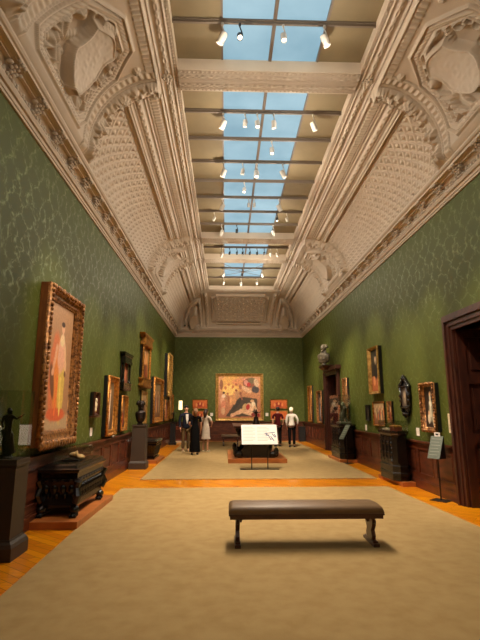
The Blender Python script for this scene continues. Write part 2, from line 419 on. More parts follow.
# ------------------------------------------------------------ the coved ceiling with its relief (all real displacement)
R0 = HW - LIPD + .03          # half width at the springing
RF = 1.80; ZF = 6.97          # outer edge of the flat frame
RI = 1.48                     # inner edge of the flat frame
def bumpf(d, w):              # half-round of width w centred on 0
    q = np.clip(1 - (d / (w / 2)) ** 2, 0, 1); return np.sqrt(q)
def step01(d, e=.012): return np.clip(d / e, 0, 1)
def band(d, a, b, e=.012): return step01(d - a, e) * step01(b - d, e)
def lumps(u, v, su, sv, seed=0.0):
    """leafy lumps along u, alternating across v"""
    return (np.abs(np.sin(PI * u / su + seed)) ** .7) * (0.55 + 0.45 * np.cos(2 * PI * v / sv + 2 * PI * np.floor(u / su + seed / PI) * .5)) 
def hashn(a, b): return np.modf(np.abs(np.sin(a * 12.9898 + b * 78.233)) * 43758.5453)[0]
def vnoise(x, y):
    xi, yi = np.floor(x), np.floor(y); fx, fy = x - xi, y - yi; fx = fx * fx * (3 - 2 * fx); fy = fy * fy * (3 - 2 * fy)
    return (hashn(xi, yi) * (1 - fx) + hashn(xi + 1, yi) * fx) * (1 - fy) + (hashn(xi, yi + 1) * (1 - fx) + hashn(xi + 1, yi + 1) * fx) * fy
def diaper(u, v, p=.27):
    a = (u + v) / p; b = (u - v) / p
    lat = np.maximum(bumpf((np.modf(np.abs(a))[0] - .5), .30), bumpf((np.modf(np.abs(b))[0] - .5), .30))
    ros = np.exp(-(((np.modf(np.abs(a) + .5)[0] - .5) ** 2 + (np.modf(np.abs(b) + .5)[0] - .5) ** 2)) / .035)
    return .022 * lat + .055 * ros
def capsule(x, y, x0, y0, x1, y1, r):
    dx, dy = x1 - x0, y1 - y0; t = np.clip(((x - x0) * dx + (y - y0) * dy) / (dx * dx + dy * dy + 1e-9), 0, 1)
    return r - np.hypot(x - x0 - t * dx, y - y0 - t * dy)
def trophy(x, y, flip):
    """shield with ribbons, palms and a tailed figure; x across (m), y up the cove (m), centre at 0"""
    x = x * flip; h = np.zeros_like(x)
    def stroke(pts, r0, r1, ht, rib=0.0):
        nonlocal h
        n = len(pts) - 1
        for i in range(n):
            r = r0 + (r1 - r0) * i / max(1, n - 1); q = capsule(x, y, *pts[i], *pts[i + 1], r)
            v = ht * np.sqrt(np.clip(q / r, 0, 1)); 
            if rib: v = v * (.78 + .22 * np.cos((x * 1.3 + y) * rib))
            h = np.maximum(h, v)
    def curl(cx, cy, R_, a0, a1, r0, r1, ht, rib=0.0, n=9):
        stroke([(cx + R_ * (1 - .35 * i / n) * math.cos(a0 + (a1 - a0) * i / n), cy + R_ * (1 - .35 * i / n) * math.sin(a0 + (a1 - a0) * i / n)) for i in range(n + 1)], r0, r1, ht, rib)
    # crossed palms and staves behind
    stroke([(-.52, -.38), (-.30, -.05), (-.20, .25), (-.30, .55)], .06, .04, .05, 80)
    stroke([(.46, -.45), (.50, -.1), (.42, .22), (.30, .55)], .05, .035, .05, 80)
    stroke([(-.5, .5), (.5, -.62)], .03, .03, .06); stroke([(.34, .62), (.15, .3)], .05, .03, .08, 90)
    # knotted ribbons to one side
    curl(.40, .34, .10, 0, 5.2, .022, .016, .10); curl(.50, .14, .08, 1.0, 6.0, .02, .014, .09); curl(.40, -.04, .09, -1, 3.6, .022, .014, .09); curl(.50, -.26, .09, 2, 6.4, .022, .014, .08)
    stroke([(.42, .30), (.58, .40)], .02, .012, .09); stroke([(.44, .08), (.60, .02)], .02, .012, .09); stroke([(.42, -.12), (.56, -.40)], .024, .012, .08)
    # drapery, mask and tailed figure to the other
    curl(-.34, .36, .16, 3.4, .4, .05, .03, .11, 60); stroke([(-.18, .45), (-.02, .60), (.16, .56)], .07, .05, .12, 90); h = np.maximum(h, .11 * np.sqrt(np.clip((.09 - np.hypot(x + .45, y - .20)) / .09, 0, 1)))
    stroke([(-.52, -.02), (-.44, -.18), (-.46, -.36), (-.34, -.52), (-.30, -.68)], .075, .04, .12, 70); stroke([(-.46, -.20), (-.60, -.26), (-.62, -.38)], .03, .015, .08); stroke([(-.40, -.40), (-.56, -.54)], .035, .02, .08)
    stroke([(-.28, -.30), (-.20, -.52), (-.06, -.66)], .045, .02, .07, 60)
    # the shield: tall pointed cartouche with a raised rim and scrolled corners
    ca, sa = math.cos(.20), math.sin(.20); X = ca * x + sa * y; Y = -sa * x + ca * y
    wv = np.where(Y < -.05, .29 * np.clip(1 - ((-.05 - Y) / .60) ** 1.7, 0, 1), .29 - .05 * np.sin(np.clip((Y + .05) / .5, 0, 1) * PI) + .04 * np.clip((Y - .35) / .1, 0, 1))
    top = .46 - .07 * np.cos(X / .28 * PI) * -1
    q = np.minimum(wv - np.abs(X), top - Y)
    sh = .115 + .055 * np.sqrt(np.clip(1 - (X / .32) ** 2, 0, 1)) + .018 * bumpf(q - .025, .03) + .008 * (vnoise(x * 22, y * 22) - .5)
    return np.where(q > 0, np.maximum(h, sh * np.clip(q / .018, 0, 1) ** .5), h)
ARC = 2.02
def gfun(s): return .27 + .36 * np.clip(1 - s, 0, 1) ** 1.7
def relief_side(Y, s, flip):
    a = np.abs(Y - YM); t = s * ARC; g = gfun(s); h = np.zeros_like(Y)
    b = np.abs(a - 4.6); da = (1.0 + g) - b            # >0 inside the octagon bay
    inn = da > 0
    # --- octagon bay
    wre = bumpf(da - .15, .30) * (.04 + .11 * vnoise(t * 17 + 3, da * 17 + Y * 3) * (.5 + vnoise(t * 31, da * 31)) + .02 * lumps(t, da, .16, .15))
    fret = .014 * band(da, .36, .52) * (1 + .9 * np.sin(2 * PI * t / .11 + 9 * da) * np.cos(PI * (da - .44) / .16))
    mould = .03 * bumpf(da - .335, .035) + .03 * bumpf(da - .535, .03)
    q1 = da - .56; q2 = (.86 - s) * ARC; q3 = (s - .06) * ARC; cut = (q1 + q2 - .42) * .707; cut2 = (q1 + q3 - .25) * .707
    q = np.minimum(np.minimum(np.minimum(q1, q2), np.minimum(q3, cut)), cut2)
    octr = .05 * bumpf(q - .035, .05) + .035 * bumpf(q - .12, .10) * (.45 + .55 * np.abs(np.sin((t + (a - 4.6) * 1.0) * PI / .075))) + .03 * bumpf(q - .19, .03)
    octp = -.03 * step01(q - .2) + np.where(q > .2, trophy((a - 4.6) * .80, (t - .86 * ARC / 2 - .04) * .92, flip) * 1.1, 0)
    ros = .05 * np.sqrt(np.clip(1 - ((q1 - .02) ** 2 + (q2 - .06) ** 2) / .07 ** 2, 0, 1)) * (.7 + .3 * np.cos(6 * np.arctan2(q1 - .02, q2 - .06)))
    top = (s > .865)
    hi = np.where(top, 0, octr + octp + ros)
    # fluted band under the frame, right across the octagon bay
    fl = .022 * band(s * ARC, .90 * ARC, .965 * ARC) * (np.cos(2 * PI * Y / .085) > -.1) 
    hi = hi + np.where(da > .55, fl, 0)
    h = np.where(inn, .10 + wre + fret + mould + hi, h)
    # --- diaper bays
    df = -da; edge = df
    end = (a > 5.6)
    fm = np.minimum(edge, np.where(end, 99, 99))
    inner_mo = .045 * bumpf(edge - .045, .07) * (.6 + .4 * np.abs(np.sin(PI * t / .05))) + .02 * bumpf(edge - .13, .03)
    fieldmask = (edge > .16) & (s < .635) & (s > .03)
    fld = np.where(fieldmask, diaper(Y, t), 0)
    lines = .05 * band(t, .645 * ARC, .665 * ARC) + .035 * band(t, .665 * ARC, .685 * ARC) + .02 * bumpf(t - .70 * ARC, .03)
    rope = bumpf(t - .775 * ARC, .11) * (.03 + .035 * lumps(Y, t, .10, .10) * (.5 + .8 * vnoise(Y * 18, t * 18)))
    rl = .02 * bumpf(t - .835 * ARC, .02) + .02 * bumpf(t - .735 * ARC, .02)
    flu = .022 * band(t, .88 * ARC, .95 * ARC) * (np.cos(2 * PI * Y / .085) > -.1) + .02 * bumpf(t - .865 * ARC, .02)
    outm = inner_mo + fld + np.where(edge > .12, lines + rope + rl + flu + .05 * step01(t - .665 * ARC), 0)
    h = np.where(inn, h, outm)
    # last rib towards the top: bead under the frame
    h = h + .03 * bumpf(t - .985 * ARC, .04) * (.5 + .5 * np.abs(np.sin(PI * Y / .045)))
    h = h * np.clip(s / .055, 0, 1) ** .6 * np.clip((1 - s) / .012, 0, 1)
    return h
def relief_end(x, s):
    t = s * 3.3; ax = np.abs(x - CX)
    q = np.minimum(np.minimum(1.42 - ax, (.88 - s) * 3.3), (s - .14) * 3.3)
    notch = np.hypot(ax - 1.42, np.minimum(np.abs(s - .88), np.abs(s - .14)) * 3.3) - .22
    q = np.minimum(q, notch)
    h = .05 * bumpf(q - .03, .06) + .03 * bumpf(q - .12, .04) + np.where(q > .18, diaper(x, t, .42), 0)
    h = h + bumpf(ax - 1.68, .16) * (.03 + .05 * lumps(t, ax, .16, .14) * (.5 + .8 * vnoise(t * 12, ax * 12))) * ((s > .1) & (s < .92))
    h = h + .03 * bumpf(ax - 1.86, .04)
    # lunette: quarter arch towards the corner with octagon panel
    ux = ax - 1.95; uy = (s - .06) * 3.3
    r = 1.0 - np.sqrt(np.clip(ux / .98, 0, 2) ** 2 + np.clip(uy / 2.35, 0, 2) ** 2)
    r = np.where((ux > 0) & (uy > 0), np.minimum(r, np.minimum(ux * 1.0 + .02, uy * .6 + .02)), -1)
    h = h + bumpf(r - .09, .14) * (.05 + .06 * lumps(t + ax, r, .16, .1) * (.5 + .8 * vnoise(t * 9, ax * 9))) + .03 * bumpf(r - .20, .03)
    inside = r > .24
    lx, ly = (ux - .42) / .8, (uy - .95) / 1.3
    h = h + np.where(inside, trophy(lx, ly, 1) * 1.0, 0)
    return h * 2.4

def coved_side(sgn):
    ys = [0.3]
    while ys[-1] < YE:
        y = ys[-1]; ys.append(y + (.03 if y < 3.2 else .0135 if y < 8 else .02 if y < 11 else .032 if y < 16 else .05))
    ys = np.array(ys); n = len(ys); ss = np.linspace(0, 1, 150)
    th = ss * PI / 2; yend = (YE - LIPD + .03) - (1 - np.cos(th)) * ((YE - LIPD + .03) - 20.15)
    Yg = np.minimum(ys[:, None], yend[None, :]); sg = np.broadcast_to(ss[None, :], Yg.shape)
    h = relief_side(Yg, sg, sgn * 1.0)
    # rib along the mitre
    m_ = yend[None, :] - Yg; h = np.maximum(h, .07 * bumpf(m_ - .0, .30)) * np.where(m_ < .001, 0, 1) + np.where(m_ < .001, .0, 0)
    cw, ch = R0 - RF, ZF - ZLIP
    c, s_ = np.cos(sg * PI / 2), np.sin(sg * PI / 2)
    nx, nz = c * ch, s_ * cw; nl = np.hypot(nx, nz); nx, nz = nx / nl, nz / nl
    px = (RF + cw * c) - h * nx; pz = ZLIP + ch * s_ - h * nz
    P = np.stack([CX + sgn * px, Yg, pz], -1).reshape(-1, 3)
    return P, n, 150, Yg
def grid_mesh(name, P, n, m, material, mask=None):
    i = np.arange(n - 1)[:, None] * m + np.arange(m - 1)[None, :]
    F = np.stack([i, i + m, i + m + 1, i + 1], -1).reshape(-1, 4)
    if mask is not None: F = F[mask.reshape(-1)]
    me = bpy.data.meshes.new(name)
    me.vertices.add(len(P)); me.vertices.foreach_set('co', P.astype(np.float32).ravel())
    me.loops.add(F.size); me.loops.foreach_set('vertex_index', F.ravel().astype(np.int32))
    me.polygons.add(len(F)); me.polygons.foreach_set('loop_start', np.arange(0, F.size, 4, dtype=np.int32))
    me.polygons.foreach_set('use_smooth', np.ones(len(F), dtype=bool))
    me.update(calc_edges=True); me.validate(); me.materials.append(M[material])
    o = bpy.data.objects.new(name, me); C.objects.link(o); return o
k = 0
for sgn in (-1, 1):
    P, n, m_, Yg = coved_side(sgn)
    dY = np.diff(Yg, axis=0); mask = (dY[:, :-1] > 1e-5) | (dY[:, 1:] > 1e-5)
    struct(grid_mesh('ceiling_cove_left' if sgn < 0 else 'ceiling_cove_right', P, n, m_, 'plaster', mask))
# the near end (behind the camera) closes plainly
for nm, y1, y2, det in (('ceiling_cove_far', YE - LIPD + .03, 20.15, True), ('ceiling_cove_near', YB + LIPD - .03, 2 * YM - 20.15, False)):
    ss = np.linspace(0, 1, 90 if det else 24); n = 260 if det else 30
    c, s_ = np.cos(ss * PI / 2), np.sin(ss * PI / 2)
    half = RF + (R0 - RF) * c; us = np.linspace(-1, 1, n)
    Xg = us[:, None] * half[None, :] + CX; sg = np.broadcast_to(ss[None, :], Xg.shape)
    hh = relief_end(Xg, sg) if det else np.zeros_like(Xg)
    hh = hh * np.clip((1 - np.abs(us[:, None])) / .01, 0, 1)
    Yy = y2 + (y1 - y2) * c[None, :]; Zz = ZLIP + (ZF - ZLIP) * s_[None, :] - hh
    P = np.stack([Xg, np.broadcast_to(Yy, Xg.shape), Zz], -1).reshape(-1, 3)
    struct(grid_mesh(nm, P, n, len(ss), 'plaster'))
mb = MB()
for sgn in (-1, 1):   # plain part of the side coves behind the camera
    for i in range(12):
        a, b = i / 12 * PI / 2, (i + 1) / 12 * PI / 2
        pa = (CX + sgn * (RF + (R0 - RF) * math.cos(a)), ZLIP + (ZF - ZLIP) * math.sin(a)); pb = (CX + sgn * (RF + (R0 - RF) * math.cos(b)), ZLIP + (ZF - ZLIP) * math.sin(b))
        mb.add([(pa[0], -2.92, pa[1]), (pa[0], .31, pa[1]), (pb[0], .31, pb[1]), (pb[0], -2.92, pb[1])], [(0, 1, 2, 3)])
struct(mb.build('ceiling_cove_behind', 'plaster'))

# flat guilloche frame and cross beams, as displaced strips
ZP = 7.12                     # laylight panel plane
def flat_relief(u, v, w):
    """u along, v across from 0..w : guilloche scrolls between beads, dentils at the inner edge"""
    h = .03 * bumpf(v - .02, .03)
    vm = .42 * w
    a = np.abs(np.sin(PI * u / .24)) * .055
    h = h + .028 * np.maximum(bumpf(v - vm - (a - .03), .035), bumpf(v - vm + (a - .03), .035)) + .03 * np.exp(-((np.modf(u / .24 + .5)[0] - .5) ** 2 * .0576 + (v - vm) ** 2) / .0006)
    h = h + .025 * bumpf(v - .72 * w, .03) + .03 * band(v, .80 * w, .93 * w) * (np.cos(2 * PI * u / .07) > 0)
    return h
beams = [(6.27, 6.73), (13.47, 13.93), (15.50, 15.90), (4.30, 4.70)]
def strip(name, axis, a0, a1, v0, v1, z, du, flipv=False):
    us = np.arange(a0, a1 + du, du); us[-1] = a1; w = abs(v1 - v0); vs = np.linspace(0, w, 30)
    U, V = np.meshgrid(us, vs, indexing='ij'); h = flat_relief(U, V, w)
    W = v0 + (v1 - v0) * V / w; Z = z - h
    P = np.stack([W, U, Z] if axis == 'y' else [U, W, Z], -1).reshape(-1, 3)
    return struct(grid_mesh(name, P, len(us), 30, 'plaster'))
strip('ceiling_frame_left', 'y', .05, 20.15, CX - RF, CX - RI, ZF, .02)
strip('ceiling_frame_right', 'y', .05, 20.15, CX + RF, CX + RI, ZF, .02)
strip('ceiling_frame_far', 'x', CX - RF, CX + RF, 20.15, 19.8, ZF - .004, .03)
mb = MB(); mb.box(CX - RF, CX + RF, .0, .4, ZF, ZF + .1)
for x0, x1 in ((CX - RI - .02, CX - RI + .0), (CX + RI, CX + RI + .02)): mb.box(x0, x1, .05, 19.82, ZF - .02, ZP)
mb.box(CX - RI, CX + RI, 19.8, 19.82, ZF - .02, ZP)
struct(mb.build('ceiling_frame_edge', 'plaster'))
for i, (a, b) in enumerate(beams):
    mid = (a + b) / 2
    strip('ceiling_beam', 'x', CX - RI, CX + RI, mid, a, ZF - .05, .02); strip('ceiling_beam', 'x', CX - RI, CX + RI, mid, b, ZF - .05, .02)
    mb = MB(); 
    for q in (a, b): mb.box(CX - RI, CX + RI, q - .012, q + .012, ZF - .055, ZP)
    struct(mb.build('ceiling_beam_side', 'plaster'))
# rosette bosses where beams meet the frame
mb = MB()
for a, b in beams:
    for sgn in (-1, 1):
        for k_ in range(8):
            an = k_ * PI / 4; mb.ball((CX + sgn * (RI + .19) + .06 * math.cos(an), (a + b) / 2 + .06 * math.sin(an), ZF - .02), (.035, .035, .025), 6, 4)
        mb.ball((CX + sgn * (RI + .19), (a + b) / 2, ZF - .035), .035, 8, 5)
struct(mb.build('trim_8', 'plaster', smooth=True))
# panels, glass, rails
SK0, SK1 = -0.09, 1.45       # skylight band in x
mb = MB(); mb.box(CX - RI - .05, SK0, .3, 19.85, ZP, ZP + .03); mb.box(SK1, CX + RI + .05, .3, 19.85, ZP, ZP + .03)
mb.box(SK0, SK1, 18.45, 19.85, ZP, ZP + .03)
struct(mb.build('ceiling', 'panel'))
struct(MB().box(SK0, SK1, .3, 18.45, ZP + .05, ZP + .07).build('window_1', 'sky'))
mb = MB()
for x in (SK0, SK1): mb.box(x - .015, x + .015, .3, 18.45, ZP - .01, ZP + .06)
mb.box((SK0 + SK1) / 2 - .025, (SK0 + SK1) / 2 + .025, .3, 18.45, ZP - .02, ZP + .06)
struct(mb.build('window_frame', 'rail'))
rails = [5.50] + [10.1 + .87 * k_ for k_ in range(-3, 4)] + [14.71, 17.05, 18.35, 3.2, 1.8]
mb = MB()
for y in rails: mb.box(CX - RI, CX + RI, y - .016, y + .016, ZP - .07, ZP - .01); mb.box(CX - RI, CX + RI, y - .028, y + .028, ZP - .03, ZP - .005)
struct(mb.build('trim_9', 'rail'))
# thin stay rods of the far bay, spreading from a central hanger
mb = MB(); hub = (.64, 16.75, 6.83)
for x, y in ((-.55, 16.0), (-.6, 17.0), (-.5, 18.3), (1.9, 16.0), (1.95, 17.0), (1.8, 18.3), (.64, 15.95), (.64, 18.3)): mb.tube([hub, (x, y, ZP - .03)], .008, 5)
mb.ball(hub, .06)
struct(mb.build('trim_10', 'rail'))
# roof over everything so no stray light enters
struct(MB().box(XL - .3, XR + 1.7, YB - .3, YE + .3, 7.5, 7.6).build('ceiling_roof', 'panel'))

# ------------------------------------------------------------ bench in the foreground
def bench(loc, label, L=1.82, D=.44, H=.46, carved=True):
    t = thing('bench', label, 'bench', loc)
    s = MB(); n = 14                                    # padded top with soft crown
    prof_ = [(-D / 2 + .0, 0), (-D / 2 - .008, .03), (-D / 2 + .01, .07), (-D / 2 + .05, .085), (0, .095), (D / 2 - .05, .085), (D / 2 - .01, .07), (D / 2 + .008, .03), (D / 2, 0)]
    for i in range(1):
        vs = []; fs = []; xs = [(-L / 2, .0), (-L / 2 + .004, .6), (-L / 2 + .03, .92), (-L / 2 + .08, 1), (L / 2 - .08, 1), (L / 2 - .03, .92), (L / 2 - .004, .6), (L / 2, .0)]
        xs = [(-L / 2, .0), (-L / 2 - .006, .35), (-L / 2 + .008, .8), (-L / 2 + .05, 1), (L / 2 - .05, 1), (L / 2 - .008, .8), (L / 2 + .006, .35), (L / 2, 0)]
        for x, k_ in xs: vs += [(x, y, H - .085 + z * k_) for y, z in prof_]
        m = len(prof_)
        for a in range(len(xs) - 1):
            for b in range(m - 1): fs.append((a * m + b, a * m + b + 1, (a + 1) * m + b + 1, (a + 1) * m + b))
        fs.append(tuple(range(m))); fs.append(tuple((len(xs) - 1) * m + b for b in range(m - 1, -1, -1)))
        s.add(vs, fs)
    st = s.build('seat', 'seat', t, smooth=True)
    pp = MB(); pp.tube([(-L / 2, -D / 2 - .004, H - .083), (L / 2, -D / 2 - .004, H - .083)], .006, 6); pp.build('piping', 'seat', st)
    f = MB(); f.box(-L / 2 - .006, L / 2 + .006, -D / 2 - .012, D / 2 + .012, H - .105, H - .088); f.box(-L / 2 + .008, L / 2 - .008, -D / 2, D / 2, H - .145, H - .105); f.build('apron', 'benchwood', t, bevel=.003)
    for sx in (-1, 1):                                  # shaped trestle legs with sledge feet
        x = sx * (L / 2 - .10)
        out = [(-.05, .05), (-.065, .10), (-.045, .16), (-.075, .22), (-.085, .27), (-.05, .31), (-.10, H - .145), (.10, H - .145), (.05, .31), (.085, .27), (.075, .22), (.045, .16), (.065, .10), (.05, .05)]
        l_ = MB(); k_ = len(out)
        vs = [(x - .024, y * 1.75, z) for y, z in out] + [(x + .024, y * 1.75, z) for y, z in out]
        fs = [(i, i + k_, (i + 1) % k_ + k_, (i + 1) % k_) for i in range(k_)]
        for side in (0, k_):
            for i in range(k_ // 2 - 1): fs.append((side + i, side + i + 1, side + k_ - 2 - i, side + k_ - 1 - i))
        l_.add(vs, fs)
        for sy in (-1, 1): l_.ball((x, sy * .13, .27), (.024, .035, .035), 8, 6)
        lg = l_.build('leg', 'benchwood', t)
        f = MB(); f.box(x - .035, x + .035, -D / 2 + .01, D / 2 - .01, 0, .035); f.box(x - .028, x + .028, -D / 2 + .05, D / 2 - .05, .035, .055); f.build('foot', 'benchwood', lg, bevel=.004)
        f = MB(); f.prism([(x - sx * .022, H - .146), (x - sx * .13, H - .146), (x - sx * .10, H - .17), (x - sx * .06, H - .19), (x - sx * .05, H - .22), (x - sx * .022, H - .22)], -.02, .02); f.build('bracket', 'benchwood', lg)
    f = MB(); f.box(-L / 2 + .1, L / 2 - .1, -.015, .015, H - .175, H - .14); f.build('stretcher', 'benchwood', t)
    return t
bench((.96, 5.77, .014), 'long low bench with brown padded seat alone on the near carpet')
bench((.22, 20.1, .014), 'small brown padded bench behind the central table, facing the big painting', L=.80, H=.48)

# ------------------------------------------------------------ frames and pictures
def paint(w, h, bg, shapes, seed=1, res=0.018, grain=.10):
    nx, nz = max(10, int(w / res)), max(10, int(h / res))
    x, z = np.meshgrid(np.linspace(0, 1, nx), np.linspace(0, 1, nz), indexing='ij')
    def L(c): return np.array(lin(c)[:3])
    if isinstance(bg[0], tuple): col = L(bg[0])[None, None] * (1 - z[..., None]) + L(bg[1])[None, None] * z[..., None]
    else: col = np.broadcast_to(L(bg)[None, None], x.shape + (3,)).copy()
    asp = h / w; wob = (vnoise(x * 14 + seed, z * 14 * asp + seed) - .5) * .05
    for s in shapes:
        if s[0] == 'e':
            _, cx, cz, rx, rz, an, c = s[:7]; ca, sa = math.cos(an), math.sin(an); dx = x - cx; dz = (z - cz)
            u = (ca * dx + sa * dz * asp) / rx; v = (-sa * dx + ca * dz * asp) / (rz * asp); d = 1 - np.hypot(u, v) + wob * 3
            a = np.clip(d / .22, 0, 1)
        elif s[0] == 'l':
            _, x0, z0, x1, z1, r, c = s[:7]; a = np.clip((capsule(x, z * asp, x0, z0 * asp, x1, z1 * asp, r) + wob * .6) / (r * .35), 0, 1)
        else:
            _, pts, c = s[:3]; a = np.ones_like(x) * 9
            if sum(pts[i][0] * pts[(i + 1) % len(pts)][1] - pts[(i + 1) % len(pts)][0] * pts[i][1] for i in range(len(pts))) < 0: pts = pts[::-1]
            for i in range(len(pts)):
                (ax, az), (bx, bz) = pts[i], pts[(i + 1) % len(pts)]; ex, ez = bx - ax, (bz - az) * asp; l_ = math.hypot(ex, ez)
                a = np.minimum(a, ((x - ax) * ez - (z - az) * asp * ex) / l_ * -1 + wob * .5)
            a = np.clip(a / .02, 0, 1)
        col = col * (1 - a[..., None]) + L(c)[None, None] * a[..., None]
    g = 1 + grain * 2 * (vnoise(x * 40 * w, z * 40 * h) + vnoise(x * 90 * w + 5, z * 90 * h) - 1)
    return nx, nz, np.clip(col * g[..., None], 0, 1)
def canvas_part(w, h, y, z0, pic, parent, name='canvas', material='canvas', arch=False):
    nx, nz, col = pic
    x, z = np.meshgrid(np.linspace(-w / 2, w / 2, nx), np.linspace(z0, z0 + h, nz), indexing='ij')
    P = np.stack([x, np.full_like(x, y), z], -1).reshape(-1, 3)
    o = grid_mesh(name, P, nx, nz, material); me = o.data
    at = me.color_attributes.new('Col', 'FLOAT_COLOR', 'POINT')
    at.data.foreach_set('color', np.concatenate([col, np.ones(col.shape[:2] + (1,))], -1).reshape(-1).astype(np.float32))
    o.parent = parent; return o
def sweep_frame(mb, w, h, prof_):
    """prof_: (inset from outer edge, distance out from wall); local x width, -y outward, z up from 0"""
    vs = []; fs = []
    for i_, d in prof_: vs += [(-w / 2 + i_, -d, i_), (w / 2 - i_, -d, i_), (w / 2 - i_, -d, h - i_), (-w / 2 + i_, -d, h - i_)]
    for i in range(len(prof_) - 1):
        for j in range(4): fs.append((i * 4 + j, i * 4 + (j + 1) % 4, (i + 1) * 4 + (j + 1) % 4, (i + 1) * 4 + j))
    mb.add(vs, fs)
def picture(side, a0, a1, z0, z1, label, bw, depth, m, pic, bead=0.0, scallop=0.0, back='black', group=None, sidem=None, cat='painting', gap=.0, name='framed_painting'):
    w, h = a1 - a0, z1 - z0; mid = (a0 + a1) / 2
    if side == 'L': loc, rz = (XL + .006, mid, z0), PI / 2
    elif side == 'R': loc, rz = (XR - .006, mid, z0), -PI / 2
    else: loc, rz = (mid, YE - .006, z0), 0
    t = thing(name, label, cat, loc, rz, group)
    mb = MB(); e = depth
    sweep_frame(mb, w, h, [(.004, e * .55), (0, e * .7), (.0, e * .85), (bw * .12, e), (bw * .3, e * .95), (bw * .38, e * .78), (bw * .62, e * .62), (bw * .72, e * .68), (bw * .80, e * .58), (bw * .92, e * .5), (bw, e * .42), (bw, e * .3)])
    fr = None
    if bead:
        for (L_, f) in ((w, lambda q: [(q - w / 2, bw * .2), (q - w / 2, h - bw * .2)]), (h, lambda q: [(-w / 2 + bw * .2, q), (w / 2 - bw * .2, q)])):
            n = max(3, int(L_ / (bead * 2.1)))
            for i in range(n + 1):
                for x, z in f(bw * .2 + (L_ - bw * .4) * i / n):
                    j = 1 + .3 * math.sin(i * 2.3); mb.ball((x, -e * 1.0, z), (bead * j, bead * .8, bead * 1.15 * j), 6, 4)
        for x in (-w / 2 + bw * .6, w / 2 - bw * .6):
            n = int(h / (bead * 1.6))
            for i in range(1, n): mb.ball((x, -e * .64, bw * .6 + (h - bw * 1.2) * i / n), (bead * .5, bead * .5, bead * .6), 5, 3)
    if scallop:
        n = int(w / (scallop * 2.1))
        for i in range(n): mb.ball((-w / 2 + (i + .5) * w / n, -e * .95, .0 + scallop * .3), (scallop, scallop * .8, scallop * 1.3), 7, 5)
    fr = mb.build('frame', m, t, smooth=bool(bead))
    b = MB(); b.box(-w / 2 + .006, w / 2 - .006, -e * .62, 0, .006, h - .006); 
    b2 = MB(); vs = []
    sweep_frame(b2, w - .004, h - .004, [(.0, 0.0), (.0, e * .7), (.012, e * .7), (.012, 0.0)])
    b2.build('side_moulding', sidem or back, t)
    canvas_part(w - 2 * bw + .01, h - 2 * bw + .01, -e * .36, bw - .005, pic, t)
    MB().box(-w / 2 + .02, w / 2 - .02, -e * .30, 0, .02, h - .02).build('backing', 'black', t)
    return t

FL, DK = (222, 170, 130), (40, 28, 20)
# left wall
picture('L', 6.37, 7.86, 1.07, 3.42, 'huge full-length portrait of a woman in orange and pink drapery, carved gilt frame', .21, .17, 'carved',
        paint(1.2, 2.1, ((176, 128, 92), (186, 142, 104)), [('p', [(0, 0), (1, 0), (1, .12), (0, .16)][::-1], (188, 158, 122)), ('e', .36, .42, .20, .40, .0, (214, 120, 76)), ('e', .50, .40, .17, .36, .0, (232, 138, 60)), ('e', .66, .38, .14, .36, 0, (224, 190, 92)),
        ('e', .52, .12, .42, .06, 0, (216, 100, 58)), ('e', .60, .60, .17, .17, 0, (236, 178, 150)), ('e', .30, .38, .08, .16, .3, (122, 74, 50)), ('l', .42, .66, .30, .44, .05, (232, 176, 140)), ('l', .72, .66, .80, .46, .05, (236, 190, 150)), ('e', .60, .72, .10, .06, 0, (240, 214, 170)), ('l', .60, .74, .60, .80, .035, (240, 200, 164)), ('e', .60, .82, .07, .045, 0, (232, 182, 146)), ('e', .59, .852, .075, .026, 0, (60, 36, 24)), ('l', .5, .4, .46, .12, .03, (240, 120, 60)), ('l', .62, .4, .66, .12, .03, (246, 214, 120)), ('e', .78, .45, .05, .03, 0, (120, 74, 50))], 3),
        bead=.034, scallop=.05, sidem='framewood', back='framewood')
t = picture('L', 9.12, 9.50, 1.46, 1.93, 'small dark box frame holding a white relief figure, beside the huge portrait', .05, .10, 'benchwood', paint(.3, .4, (70, 44, 26), [], 2), name='relief_plaque', cat='relief')
fg = MB(); fg.ball((0, -.065, .30), (.045, .03, .05)); fg.ball((.0, -.06, .2), (.08, .03, .09)); fg.ball((-.03, -.06, .11), (.09, .03, .05)); fg.build('relief_figure', 'ivory', t, smooth=True)
MB().box(-.20, .20, -.13, 0, -.035, -.005).build('ledge', 'benchwood', t)
picture('L', 10.06, 10.93, 1.0, 2.33, 'tall gilt frame with a pale standing figure, left of the dark wooden tabernacle frame', .13, .13, 'gold',
        paint(.65, 1.1, ((70, 46, 28), (112, 88, 56)), [('e', .5, .40, .2, .36, 0, (150, 120, 92)), ('l', .48, .2, .52, .72, .06, (226, 204, 176)), ('e', .52, .80, .09, .05, 0, (226, 180, 140)), ('l', .3, .15, .38, .6, .05, (88, 96, 84)), ('l', .66, .12, .62, .6, .05, (60, 40, 30))], 5), bead=.02)
